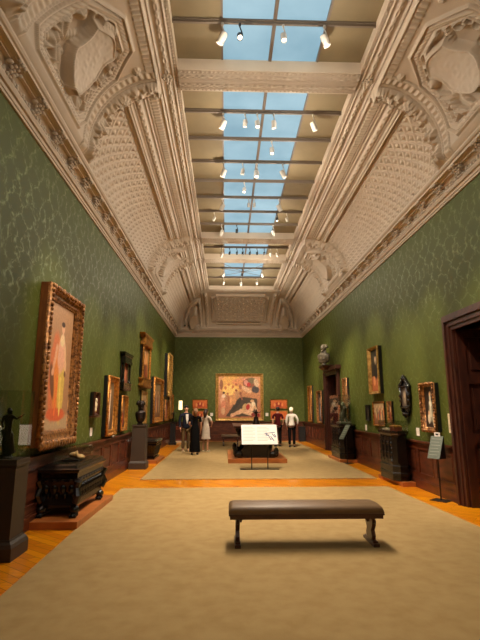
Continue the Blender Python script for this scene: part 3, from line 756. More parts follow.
# dark tabernacle
def tabernacle(side, a0, a1, z0, z1, label, m, pic, depth=.16, pil=.16, base=.2, head=.28):
    w, h = a1 - a0, z1 - z0
    t = thing('tabernacle_frame', label, 'painting', (XL + .006 if side == 'L' else XR - .006, (a0 + a1) / 2, z0), PI / 2 if side == 'L' else -PI / 2)
    b = MB(); b.stack(0, -depth * .4, [(0, (w * .42, depth * .3)), (.05, (w * .5, depth * .4)), (.09, (w * .5, depth * .42)), (.10, (w * .44, depth * .36)), (base - .05, (w * .44, depth * .36)), (base - .04, (w * .5, depth * .42)), (base, (w * .5, depth * .42))]); b.build('base', m, t)
    for sx in (-1, 1):
        x = sx * (w * .44 - pil / 2); c = MB(); c.stack(x, -depth * .5, [(base, pil * .5), (base + .05, pil * .5), (base + .07, pil * .40), (h - head - .08, pil * .36), (h - head - .06, pil * .46), (h - head, pil * .52)], n=12, sy=.7); c.build('column', m, t)
    b = MB(); hh = h - head; b.stack(0, -depth * .45, [(hh, (w * .45, depth * .4)), (hh + head * .28, (w * .45, depth * .4)), (hh + head * .30, (w * .42, depth * .34)), (hh + head * .62, (w * .42, depth * .34)), (hh + head * .70, (w * .46, depth * .40)), (hh + head * .9, (w * .54, depth * .45)), (h, (w * .56, depth * .45))]); b.build('entablature', m, t)
    MB().box(-w * .42, w * .42, -depth * .18, 0, base, hh).build('backing', 'black', t)
    canvas_part(w * .88 - 2 * pil + .04, hh - base, -depth * .22, base, pic, t)
    return t
tabernacle('L', 11.44, 12.40, 2.05, 3.03, 'dark wooden tabernacle frame with columns, hanging above a small gilt picture', 'ebony', paint(.5, .6, (112, 58, 36), [('e', .5, .5, .3, .45, 0, (156, 92, 60)), ('e', .5, .75, .12, .1, 0, (206, 150, 110))], 7), depth=.15, pil=.11)
picture('L', 11.54, 12.2, 1.04, 1.93, 'gilt framed dark picture with two red figures, under the dark tabernacle frame', .09, .10, 'gold', paint(.5, .7, ((60, 30, 20), (120, 84, 40)), [('e', .5, .3, .22, .25, 0, (150, 48, 30)), ('e', .5, .62, .1, .1, 0, (220, 170, 130)), ('e', .3, .5, .08, .1, .5, (190, 150, 120))], 9), bead=.012)
tabernacle('L', 13.95, 15.55, 2.25, 3.95, 'large gilt tabernacle frame hung high with an orange-brown panel', 'gold', paint(.9, 1.2, ((156, 92, 44), (190, 130, 70)), [('p', [(.1, 0), (.9, 0), (.8, .45), (.2, .45)][::-1], (142, 66, 32)), ('e', .5, .6, .3, .2, 0, (222, 160, 100)), ('e', .5, .3, .12, .2, 0, (96, 36, 24)), ('e', .5, .8, .1, .08, 0, (230, 180, 130))], 11), depth=.19, pil=.14, base=.30, head=.36)
picture('L', 14.38, 15.45, 1.10, 2.17, 'pale flat-framed picture behind the bust, under the gilt tabernacle', .15, .06, 'goldpale', paint(.7, .8, ((150, 120, 90), (178, 146, 104)), [('e', .5, .45, .3, .4, 0, (110, 70, 50)), ('e', .5, .65, .12, .12, 0, (222, 180, 140))], 12))
picture('L', 16.35, 18.6, 1.08, 2.74, 'large gilt framed altarpiece of many small figures beyond the bust', .19, .15, 'gold', paint(1.9, 1.3, ((96, 60, 36), (120, 96, 60)), [('e', .2 + .15 * i, .35 + .1 * (i % 2), .07, .25, 0, ((150, 70, 40), (90, 80, 90), (190, 140, 80), (110, 40, 30), (170, 150, 120))[i]) for i in range(5)] + [('e', .2 + .15 * i, .62 + .1 * (i % 2), .035, .06, 0, (226, 184, 140)) for i in range(5)], 13), bead=.03)
picture('L', 19.75, 21.0, 2.12, 4.0, 'tall narrow carved gilt picture hung highest near the far corner', .2, .2, 'goldpale', paint(.8, 1.4, ((150, 110, 70), (190, 160, 110)), [('e', .5, .4, .25, .4, 0, (120, 60, 36)), ('e', .5, .75, .12, .1, 0, (230, 190, 150))], 14), bead=.05)
picture('L', 19.7, 20.95, 1.06, 1.98, 'small red-toned gilt picture below the tall carved one', .12, .1, 'gold', paint(1., .7, (132, 50, 34), [('e', .5, .4, .2, .4, 0, (200, 130, 100)), ('e', .5, .75, .1, .14, 0, (228, 190, 160))], 15), bead=.02)
picture('L', 21.4, 22.75, 1.1, 2.28, 'last gilt framed picture on the left wall, next to the far corner', .15, .1, 'gold', paint(1., .9, (120, 84, 40), [('e', .5, .4, .25, .4, 0, (170, 130, 70)), ('e', .5, .7, .12, .12, 0, (226, 190, 140))], 16), bead=.02)
# right wall
picture('R', 20.85, 21.75, .99, 2.65, 'leftmost gilt framed portrait on the right wall, near the far corner', .08, .1, 'gold', paint(1.1, 1.3, ((90, 50, 28), (150, 86, 40)), [('e', .5, .4, .28, .42, 0, (196, 120, 60)), ('e', .5, .72, .14, .11, 0, (232, 180, 130)), ('l', .4, .2, .6, .5, .06, (222, 190, 150))], 17), bead=.02)
picture('R', 18.7, 19.65, .99, 2.34, 'dark portrait in a pale brown frame just left of the far doorway', .08, .1, 'carved', paint(1.1, 1.0, (44, 36, 34), [('e', .5, .35, .28, .4, 0, (78, 74, 92)), ('e', .5, .72, .13, .13, 0, (210, 170, 140)), ('l', .45, .2, .5, .5, .05, (196, 196, 200))], 18), bead=.02)
picture('R', 14.7, 15.2, 1.17, 2.60, 'upright picture in dark gilt frame behind the large glass case', .08, .1, 'carved', paint(.6, 1.2, ((96, 60, 40), (140, 104, 66)), [('e', .5, .45, .3, .4, 0, (180, 130, 92)), ('e', .5, .75, .14, .09, 0, (226, 180, 140)), ('e', .5, .2, .3, .15, 0, (206, 110, 60))], 19), bead=.02)
picture('R', 11.45, 12.24, 1.98, 3.22, 'gilt portrait of a bearded man in black hung high on the right wall', .065, .14, 'goldpale', paint(.85, 1.0, ((60, 50, 34), (44, 42, 26)), [('p', [(0, 0), (1, 0), (1, .42), (0, .36)][::-1], (176, 98, 56)), ('e', .5, .5, .3, .24, 0, (24, 20, 18)), ('e', .50, .76, .11, .10, 0, (212, 176, 140)), ('e', .5, .86, .13, .05, 0, (30, 22, 18)), ('e', .5, .68, .08, .06, 0, (150, 130, 100)), ('e', .3, .25, .14, .12, 0, (222, 150, 100)), ('e', .7, .22, .14, .10, 0, (208, 130, 90))], 20), sidem='black')
picture('R', 12.60, 12.92, 1.26, 1.70, 'tiny black framed dark panel left of the colourful triptych panel', .05, .06, 'black', paint(.25, .3, (30, 26, 22), [('e', .5, .5, .2, .3, 0, (70, 56, 40))], 21))
picture('R', 11.42, 12.30, 1.15, 1.78, 'unframed-looking gilt panel crowded with red and gold figures, low on the right wall', .04, .05, 'gold', paint(.9, .55, ((110, 62, 40), (176, 150, 110)), [('e', .1 + .1 * i, .35 + .12 * (i % 3), .05, .2, 0, ((166, 60, 40), (210, 180, 130), (90, 70, 60), (196, 110, 60), (70, 60, 80))[i % 5]) for i in range(9)] + [('e', .1 + .1 * i, .62 + .1 * (i % 3), .03, .06, 0, (232, 196, 150)) for i in range(9)], 22))
picture('R', 10.86, 11.14, 1.26, 1.78, 'small brown framed head portrait between the figured panel and the carved mirror', .06, .07, 'carved', paint(.22, .4, (90, 60, 40), [('e', .5, .3, .35, .3, 0, (130, 50, 36)), ('e', .5, .66, .24, .2, 0, (222, 176, 140))], 23))
picture('R', 8.47, 9.08, 1.17, 2.09, 'portrait of figures in white in a pierced gilt frame, nearest to the big doorway', .07, .12, 'carved',
        paint(.55, .7, (44, 30, 22), [('e', .5, .42, .20, .30, 0, (150, 140, 116)), ('l', .48, .3, .5, .72, .08, (214, 204, 178)), ('e', .5, .82, .09, .06, 0, (224, 190, 150)), ('e', .30, .22, .13, .14, 0, (220, 206, 180)), ('e', .32, .36, .08, .06, 0, (226, 180, 140)), ('e', .70, .16, .12, .14, 0, (206, 190, 160)), ('e', .70, .30, .07, .05, 0, (222, 178, 140)), ('e', .5, .58, .12, .08, 0, (236, 228, 206))], 24), bead=.026, scallop=.026, sidem='black')
# ornate carved mirror / relief
t = thing('carved_mirror', 'black-brown carved mirror frame with pointed crest and curling foot on the right wall', 'mirror', (XR - .006, 10.0, 1.42), -PI / 2)
outl = [(0, 0), (.10, .03), (.16, .12), (.22, .20), (.24, .34), (.27, .46), (.24, .60), (.28, .66), (.20, .72), (.12, .78), (.06, .84), (0, .90)]
outl = outl + [(-x, z) for x, z in outl[-2:0:-1]]
mb = MB(); mb.prism(outl, -.05, 0)
for i, (x, z) in enumerate(outl): mb.ball((x * .92, -.06, .02 + z * .96), (.04, .035, .045), 7, 5)
for z, w_ in ((.66, .22), (.2, .18)): mb.tube([(-w_, -.08, z), (w_, -.08, z)], .022, 8)
for sx in (-1, 1): mb.tube([(sx * .17, -.07, .22), (sx * .17, -.07, .64)], .022, 8); mb.ball((sx * .2, -.07, .78 - .08), .035)
mb.ball((0, -.08, .84), (.05, .04, .06)); mb.ball((0, -.08, .06), (.07, .05, .05))
mb.build('frame', 'ebony', t, smooth=True)
canvas_part(.30, .40, -.056, .23, paint(.3, .4, (80, 66, 54), [('e', .5, .5, .3, .42, 0, (132, 116, 96)), ('e', .5, .6, .12, .15, 0, (186, 160, 126))], 25), t, 'relief_panel')
# far wall
bigs = [('e', .30, .80, .32, .26, 0, (236, 176, 92)), ('e', .28, .66, .18, .14, 0, (246, 198, 112)), ('e', .50, .86, .2, .1, 0, (226, 150, 96)),
        ('e', .74, .84, .20, .13, 0, (146, 84, 56)), ('e', .66, .84, .06, .08, .4, (222, 150, 130)), ('e', .80, .90, .11, .08, 0, (120, 100, 66)), ('e', .72, .80, .05, .06, 0, (196, 52, 44)), ('e', .60, .93, .05, .03, 0, (230, 150, 120)), ('e', .66, .68, .15, .06, -.5, (226, 180, 138)), ('e', .88, .68, .1, .1, 0, (74, 62, 62)), ('e', .9, .84, .06, .12, .3, (212, 176, 140)),
        ('p', [(.16, .02), (.94, .02), (.92, .45), (.62, .52), (.48, .50)][::-1], (76, 58, 40)), ('p', [(.25, .06), (.5, .30), (.60, .5), (.46, .46)][::-1], (60, 48, 34)),
        ('e', .10, .42, .05, .16, 0, (224, 166, 130)), ('e', .13, .52, .05, .05, 0, (236, 206, 176)), ('e', .12, .3, .06, .12, 0, (210, 130, 96)), ('e', .20, .46, .03, .1, .3, (190, 130, 90)), ('e', .13, .60, .03, .03, 0, (90, 50, 30)), ('e', .12, .16, .05, .1, 0, (206, 160, 120)),
        ('e', .17, .72, .03, .05, .3, (206, 120, 70)), ('e', .24, .80, .03, .04, 0, (214, 130, 76)), ('e', .34, .74, .03, .05, -.3, (206, 118, 70)), ('e', .42, .80, .03, .04, 0, (196, 104, 66)), ('e', .07, .80, .05, .14, 0, (150, 92, 60)), ('e', .52, .74, .04, .08, .2, (184, 110, 78)), ('l', .22, .58, .26, .36, .02, (176, 96, 60)), ('l', .52, .60, .56, .44, .025, (150, 86, 60)), ('e', .38, .48, .05, .18, 0, (216, 150, 96)), ('e', .44, .56, .05, .12, 0, (196, 140, 96)), ('e', .42, .66, .03, .03, 0, (150, 70, 50)), ('e', .30, .40, .04, .12, 0, (226, 160, 100)),
        ('l', .32, .06, .56, .16, .045, (226, 170, 130)), ('l', .54, .16, .78, .10, .055, (232, 182, 140)), ('e', .74, .24, .11, .13, .3, (236, 190, 150)), ('e', .62, .26, .05, .10, -.4, (206, 166, 110)), ('e', .80, .40, .05, .04, 0, (222, 170, 120)), ('e', .70, .26, .05, .08, -.2, (190, 50, 40)), ('e', .83, .32, .05, .08, .2, (240, 214, 180)), ('l', .86, .26, .94, .10, .03, (216, 170, 130)), ('l', .82, .08, .95, .06, .05, (150, 48, 36))]
picture('F', -.53, 1.94, .99, 3.38, 'big painting of angels and a reclining nude figure in gilt frame on far wall', .15, .16, 'goldpale', paint(2.2, 2.1, ((178, 108, 74), (214, 150, 100)), bigs, 31, grain=.30), bead=0)
for (x0, x1, sd, lb) in ((-1.71, -.92, 41, 'pair of orange-red predella panels left of the big painting, '), (2.28, 3.18, 43, 'pair of orange-red predella panels right of the big painting, ')):
    for j, (z0, z1) in enumerate(((1.58, 2.06), (1.02, 1.50))):
        picture('F', x0, x1, z0, z1, ('upper' if j == 0 else 'lower') + ' orange-red panel ' + ('left' if sd == 41 else 'right') + ' of the big far painting', .045, .05, 'goldpale' if j else 'gold',
                paint(x1 - x0, .45, ((196, 84, 34), (214, 112, 44)), [('e', .5, .45, .32, .32, 0, (170, 48, 24)), ('e', .25, .4, .08, .25, 0, (226, 150, 80)), ('e', .72, .42, .08, .25, 0, (232, 140, 74)), ('e', .5, .55, .07, .2, 0, (236, 170, 100))], sd + j), group=None)
# small white wall labels
for side, y, z, lb in (('L', 9.3, 1.14, 'small white wall label under the relief plaque'), ('L', 11.15, 1.02, 'small white wall label right of the tall gilt picture'), ('R', 13.1, 1.06, 'small white wall label under the tiny black panel'),
                       ('R', 9.55, 1.12, 'small white wall label beside the pierced gilt frame'), ('R', 8.13, 1.34, 'tall pale wall text panel next to the big doorway'), ('F', 2.12, 1.3, 'small white wall label right of the big painting'), ('F', -.72, 1.3, 'small white wall label left of the big painting')):
    w_, h_ = (.13, .34) if 'tall' in lb and 'panel next' in lb else (.14, .16)
    t = thing('wall_label', lb, 'label', (XL + .004 if side == 'L' else XR - .004 if side == 'R' else y, YE - .004 if side == 'F' else y, z), PI / 2 if side == 'L' else -PI / 2 if side == 'R' else 0)
    MB().box(-w_ / 2, w_ / 2, -.008, 0, -h_ / 2, h_ / 2).build('card', 'paper' if h_ < .3 else 'ivory', t)
    mb = MB()
    for i in range(5): mb.box(-w_ * .4, w_ * (.4 - .1 * (i % 2)), -.0095, -.008, h_ * (.36 - .16 * i), h_ * (.40 - .16 * i))
    mb.build('printed_lines', 'ink', t)

# ------------------------------------------------------------ glass cases
def case(name, label, x0, x1, y0, y1, z0, z1, base=None):
    t = thing(name, label, 'glass case', ((x0 + x1) / 2, (y0 + y1) / 2, z0)); a, b, h = (x1 - x0) / 2, (y1 - y0) / 2, z1 - z0; g = .006
    for nm, bx in (('pane', (-a, a, -b, -b + g, 0, h)), ('pane', (-a, a, b - g, b, 0, h)), ('pane', (-a, -a + g, -b + g, b - g, 0, h)), ('pane', (a - g, a, -b + g, b - g, 0, h)), ('top_pane', (-a, a, -b, b, h, h + g))):
        MB().box(*bx).build(nm, 'glass', t)
    return t

# ------------------------------------------------------------ left side furniture
# near pedestal (square shaft, moulded foot)
t = thing('pedestal', 'dark brown square pedestal in left foreground carrying a bronze under glass', 'pedestal', (-2.485, 5.42, 0))
MB().stack(0, 0, [(0, .215), (.13, .215), (.15, .205), (.165, .20), (.19, .178), (.21, .17)]).build('foot', 'pedestal', t)
MB().stack(0, 0, [(.21, .165), (.96, .165)]).build('shaft', 'pedestal', t)
MB().stack(0, 0, [(.96, .172), (.985, .176), (1.00, .172), (1.04, .172)]).build('cap', 'pedestal', t)
case('glass_case', 'clear glass case over the bronze figure on near left pedestal', -2.65, -2.32, 5.255, 5.585, 1.04, 1.80)
def figure(name, label, loc, h, m, rz=0, arm='up', cat='sculpture', base=True):
    """standing bronze: one continuous figure, its own turned base"""
    t = thing(name, label, cat, loc, rz); k = h
    if base: MB().stack(0, 0, [(0, .13 * k), (.02 * k, .14 * k), (.05 * k, .11 * k), (.08 * k, .12 * k)], n=12).build('base', m, t)
    J = {'pel': (0, 0, .52 * k, .075 * k), 'w': (.01 * k, 0, .62 * k, .06 * k), 'ch': (.0, 0, .74 * k, .08 * k), 'nk': (0, 0, .83 * k, .03 * k), 'hd': (.01 * k, -.01 * k, .90 * k, .052 * k), 'ht': (.01 * k, -.01 * k, .96 * k, .03 * k),
         'lk': (.05 * k, -.03 * k, .31 * k, .045 * k), 'la': (.06 * k, .0, .11 * k, .03 * k), 'lt': (.07 * k, -.06 * k, .09 * k, .022 * k), 'rk': (-.05 * k, -.0 * k, .31 * k, .045 * k), 'ra': (-.05 * k, .03 * k, .11 * k, .03 * k), 'rt': (-.06 * k, -.03 * k, .09 * k, .022 * k),
         'ls': (.09 * k, 0, .79 * k, .035 * k), 'le': (.18 * k, -.05 * k, .73 * k, .025 * k), 'lh': (.30 * k, -.08 * k, .80 * k, .018 * k), 'lf': (.34 * k, -.09 * k, .83 * k, .012 * k),
         'rs': (-.09 * k, 0, .79 * k, .035 * k), 're': (-.13 * k, .03 * k, .66 * k, .026 * k), 'rh': (-.06 * k, -.06 * k, .58 * k, .02 * k)}
    E_ = [('pel', 'w'), ('w', 'ch'), ('ch', 'nk'), ('nk', 'hd'), ('hd', 'ht'), ('pel', 'lk'), ('lk', 'la'), ('la', 'lt'), ('pel', 'rk'), ('rk', 'ra'), ('ra', 'rt'), ('ch', 'ls'), ('ls', 'le'), ('le', 'lh'), ('lh', 'lf'), ('ch', 'rs'), ('rs', 're'), ('re', 'rh')]
    skin('body', (J, E_), m, t, sub=1)
    return t
f_ = figure('bronze_figure', 'dark bronze standing figure with outstretched arm under glass on near left pedestal', (-2.53, 5.42, 1.04), .60, 'bronze')
dr = MB(); dr.tube([(-.04, .02, .33), (.0, .03, .25), (.02, .02, .12), (.03, .03, .05)], [.05, .06, .065, .07], 10); dr.build('drapery', 'bronze', f_, smooth=True)
# platform and carved chest
tag(MB().box(-2.66, -1.99, 6.5, 8.45, 0, .10).build('plinth', 'oak', bevel=.004), 'low wooden platform under the carved black chest, left side', 'platform')
def cassone(loc, w, L, H, label):
    t = thing('cassone', label, 'chest', loc)
    b = MB(); b.stack(0, 0, [(.12, (w * .42, L * .44)), (.16, (w * .46, L * .46)), (.22, (w * .44, L * .45)), (.30, (w * .40, L * .43)), (.40, (w * .44, L * .455)), (.48, (w * .49, L * .49)), (.52, (w * .49, L * .49)), (.525, (w * .46, L * .47)), (.60, (w * .46, L * .47))]); 
    # carved scrolls, swags and masks on front and side
    for i in range(9):
        y = -L * .38 + i * L * .095
        b.ball((w * .45, y, .38), (.045, .045, .07), 8, 6); b.ball((w * .44, y + .04, .30), (.04, .03, .05), 7, 5); b.ball((w * .48, y, .50), (.03, .05, .025), 7, 5)
    for i in range(4):
        x = -w * .32 + i * w * .21; b.ball((x, -L * .45, .38), (.05, .045, .07), 8, 6); b.ball((x, -L * .48, .50), (.05, .03, .025), 7, 5); b.ball((x + .03, -L * .44, .28), (.035, .035, .04), 7, 5)
    for sx in (-1, 1): 
        for sy in (-1, 1):
            b.tube([(sx * w * .44, sy * L * .46, .20), (sx * w * .50, sy * L * .485, .30), (sx * w * .45, sy * L * .465, .40), (sx * w * .50, sy * L * .49, .50)], [.05, .06, .045, .06], 8)
    b.build('body', 'ebony', t, smooth=False)
    l_ = MB(); l_.stack(0, 0, [(.60, (w * .50, L * .50)), (.625, (w * .52, L * .51)), (.645, (w * .52, L * .51)), (.66, (w * .46, L * .485)), (.68, (w * .44, L * .475)), (.70, (w * .42, L * .465)), (.712, (w * .36, L * .44))]); l_.build('lid', 'ebony', t, bevel=.003)
    for sx in (-1, 1):
        for sy in (-1, 1):
            f = MB(); x, y = sx * w * .42, sy * L * .45
            f.ball((x, y, .10), (.07, .08, .06)); f.ball((x, y - .0, .04), (.06, .075, .04)); 
            for q in (-.035, 0, .035): f.ball((x + q, y - .07, .025), (.02, .03, .025), 6, 4)
            f.build('paw_foot', 'ebony', t, smooth=True)
    return t
cassone((-2.36, 7.42, .10), .56, 1.42, .7, 'black carved wooden chest on paw feet below the huge portrait')
case('glass_case', 'low clear glass case on the black chest lid', -2.56, -2.14, 7.05, 7.60, .815, 1.02)
t = thing('shell', 'pale spiral shell on a dark cushion inside the low case', 'shell', (-2.35, 7.3, .815))
MB().stack(0, 0, [(0, .12), (.02, .12)], sy=1.3).build('cushion', 'black', t)
s = MB()
for i in range(9): a = i * .75; r = .10 * (1 - i / 11); s.ball((math.cos(a) * r * .9 + .02, math.sin(a) * r * .7, .045 + .008 * i), (.06 * (1 - i / 12), .07 * (1 - i / 12), .035), 8, 6)
s.build('whorl', 'shell', t, smooth=True)
# bust on pedestal
t = thing('pedestal', 'tall dark square pedestal carrying a black bust on the left', 'pedestal', (-2.36, 12.78, 0))
MB().stack(0, 0, [(0, .23), (.16, .23), (.17, .22), (.22, .185)]).build('foot', 'pedestal', t)
MB().stack(0, 0, [(.22, .19), (1.10, .175)]).build('shaft', 'pedestal', t)
MB().stack(0, 0, [(1.10, .18), (1.12, .19), (1.16, .19)]).build('cap', 'pedestal', t)
def bust(loc, m, label, k=1.0, rz=0, socle=True, cat='bust', wide=1.0):
    t = thing('bust', label, cat, loc, rz)
    if socle: MB().stack(0, 0, [(0, .09 * k), (.03 * k, .09 * k), (.05 * k, .06 * k), (.13 * k, .06 * k), (.15 * k, .07 * k)], n=16).build('socle', m, t)
    b = MB(); b.stack(0, 0, [(.07 * k, .07 * k), (.10 * k, .095 * k), (.17 * k, .112 * k), (.25 * k, .125 * k), (.31 * k, .130 * k), (.345 * k, .118 * k), (.365 * k, .085 * k), (.39 * k, .062 * k), (.42 * k, .058 * k), (.46 * k, .060 * k)], n=20, sx=1.15 * wide, sy=.80)
    b.ball((0, -.005 * k, .525 * k), (.085 * k, .098 * k, .115 * k), 16, 12); b.ball((0, -.06 * k, .445 * k), (.04 * k, .04 * k, .03 * k), 10, 8); b.ball((0, -.104 * k, .515 * k), (.014 * k, .02 * k, .026 * k), 8, 6)
    for q in (-1, 1): b.ball((q * .03 * k, -.092 * k, .54 * k), (.014 * k, .008 * k, .008 * k), 6, 4); b.ball((q * .076 * k, 0, .54 * k), (.01 * k, .02 * k, .026 * k), 6, 4)
    for q in range(5): b.tube([(-.12 * k * wide, -.05 * k, (.31 - q * .015) * k), (0, -.105 * k, (.25 - q * .02) * k), (.10 * k * wide, -.07 * k, (.30 - q * .025) * k)], .010 * k, 6)
    b.build('head_and_shoulders', m, t, smooth=True)
    h = MB()
    for i in range(26): a = i * 2.4; e = .15 + .8 * (i / 26); h.ball((.098 * k * math.cos(a) * math.cos(e), .03 * k + .085 * k * math.sin(a) * math.cos(e) * (1 if math.sin(a) > 0 else .4), .55 * k + .095 * k * math.sin(e)), .042 * k, 6, 4)
    h.build('curled_hair', m, t, smooth=True)
    return t
bust((-2.36, 12.75, 1.16), 'bronze', 'black curly-haired bust with light drapery fold on tall left pedestal', 1.0, .5)
# second chest: flared sarcophagus shape
tag(MB().box(-2.64, -2.02, 13.85, 15.3, 0, .09).build('plinth', 'oak', bevel=.004), 'low wooden platform under the small flared chest, behind the bust pedestal', 'platform')
t = thing('sarcophagus_chest', 'small dark flared chest with fluted sides behind the bust pedestal', 'chest', (-2.34, 14.6, .09))
b = MB(); b.stack(0, 0, [(0, (.20, .52)), (.05, (.21, .53)), (.07, (.17, .48)), (.12, (.18, .50)), (.40, (.24, .60)), (.42, (.26, .62)), (.46, (.26, .62))])
for i in range(14): y = -.5 + i * .077; b.tube([(.175, y * .85, .12), (.235, y, .40)], .018, 6)
for i in range(5): x = -.16 + i * .08; b.tube([(x * .8, -.50, .12), (x, -.60, .40)], .018, 6)
b.build('body', 'ebony', t)
MB().stack(0, 0, [(.46, (.25, .61)), (.50, (.28, .64)), (.53, (.28, .64)), (.57, (.22, .56)), (.60, (.20, .54))]).build('lid', 'ebony', t)
# far left corner: slim statue, little table and lamp
t = thing('pedestal', 'slim black pedestal near the far left corner, under a dark statuette', 'pedestal', (-2.38, 20.9, 0)); MB().stack(0, 0, [(0, .16), (.1, .16), (.12, .12), (.92, .11), (.95, .14), (.98, .14)]).build('shaft', 'black', t)
figure('statuette', 'dark standing statuette on the slim black pedestal, far left corner', (-2.38, 20.9, .98), .55, 'bronze', rz=.6)
t = thing('side_table', 'reddish wooden chest-like table in far left corner with lamp on it', 'table', (-2.18, 22.45, 0))
MB().stack(0, 0, [(.08, (.30, .28)), (.12, (.28, .26)), (.66, (.28, .26)), (.70, (.31, .30)), (.74, (.31, .30))]).build('body', 'redwood', t)
MB().stack(0, 0, [(0, (.36, .32)), (.08, (.36, .32))]).build('base', 'ivory', t)
MB().box(-.24, .24, -.275, -.262, .18, .60).build('door', 'mahogany', t)
t = thing('table_lamp', 'lit lamp with tall cream cylinder shade in the far left corner', 'lamp', (-2.22, 22.45, .74))
MB().stack(0, 0, [(0, .09), (.02, .09), (.05, .03), (.20, .05), (.32, .03), (.56, .02), (.80, .015)], n=12).build('stem', 'bronze', t)
MB().stack(0, 0, [(.80, .09), (.81, .095), (1.23, .09), (1.24, .08)], n=20).build('lamp_shade', 'shade', t, smooth=True)

# ------------------------------------------------------------ centre: platform, table, bronze, sign
tag(MB().box(.08, 1.83, 13.72, 16.8, 0.014, .135).build('plinth', 'oak', bevel=.004), 'low wooden platform under the carved table, middle of far carpet', 'platform')
t = thing('carved_table', 'large dark carved table with lyre-shaped end supports in middle of gallery', 'table', (.93, 15.1, .135))
MB().stack(0, 0, [(.86, (.60, 1.15)), (.89, (.66, 1.22)), (.92, (.69, 1.25)), (.95, (.69, 1.25))]).build('table_top', 'mahogany_dark', t, bevel=.004)
ly = [(-.56, .0), (-.58, .10), (-.46, .16), (-.40, .26), (-.34, .34), (-.33, .44), (-.42, .56), (-.52, .66), (-.60, .78), (-.64, .86), (.64, .86), (.60, .78), (.52, .66), (.42, .56), (.33, .44), (.34, .34), (.40, .26), (.46, .16), (.58, .10), (.56, .0)]
for y in (-.95, .95):
    s = MB(); kk = len(ly); vs = [(x, y - .09, z) for x, z in ly] + [(x, y + .09, z) for x, z in ly]
    fs = [(i, i + kk, (i + 1) % kk + kk, (i + 1) % kk) for i in range(kk)]
    for sd in (0, kk):
        for i in range(kk // 2 - 1): fs.append((sd + i, sd + i + 1, sd + kk - 2 - i, sd + kk - 1 - i))
    s.add(vs, fs)
    for sx in (-1, 1):
        s.ball((sx * .50, y - .1, .72), (.08, .05, .09)); s.ball((sx * .52, y - .12, .10), (.12, .09, .10)); s.ball((sx * .62, y - .05, .16), (.08, .12, .15)); s.ball((sx * .30, y - .1, .42), (.06, .04, .08))
    s.ball((0, y - .1, .50), (.10, .06, .14)); s.ball((0, y - .1, .72), (.13, .05, .08))
    s.build('end_support', 'ebony', t)
MB().box(-.06, .06, -.95, .95, .10, .26).build('stretcher', 'ebony', t)
f_ = figure('bronze_group', 'dark bronze figure group on round base standing on the central table', (.95, 14.25, 1.085), .52, 'bronze', rz=-.4)
MB().stack(0, 0, [(.0, .13), (.12, .10), (.2, .075), (.26, .07)], n=12).build('rocky_mound', 'bronze', f_)
# sign
t = thing('information_stand', 'white information board on two-legged black stand before the central table', 'sign', (.91, 12.38, 0.014))
tl = Matrix.Translation((0, 0, .90)) @ Matrix.Rotation(math.radians(-35), 4, 'X')
b = MB(); b.box(-.48, .48, -.012, .0, -.30, .30, tl); bd = b.build('board', 'paper', t)
b = MB(); b.box(-.49, .49, .001, .015, -.31, .31, tl); b.build('backing', 'blackmetal', t)
b = MB()
for cx_ in (-.44, -.06):
    for i in range(10): b.box(cx_, cx_ + (.33 if i % 3 else .27), -.0135, -.012, .22 - i * .045 - .012, .22 - i * .045, tl)
b.build('printed_text', 'ink', bd)
b = MB()
for (x0, z0, x1, z1) in ((.14, .02, .42, .06), (.16, -.02, .26, -.04), (.22, .0, .30, -.16), (.34, .02, .42, -.10), (.28, -.16, .36, -.14), (.40, .0, .44, -.08), (.18, .05, .2, -.02), (.30, -.06, .38, -.2)):
    dx, dz = x1 - x0, z1 - z0; l_ = math.hypot(dx, dz); b.box(0, l_, -.0135, -.012, -.010, .010, tl @ Matrix.Translation((x0, 0, z0)) @ Matrix.Rotation(-math.atan2(dz, dx), 4, 'Y'))
b.build('blue_drawing', 'blueink', bd)
for x in (-.21, .22): MB().tube([(x, 0, .02), (x, 0, .90)], .014, 8).build('leg', 'blackmetal', t)
MB().box(-.52, .52, -.05, .05, 0, .015).build('base_bar', 'blackmetal', t)

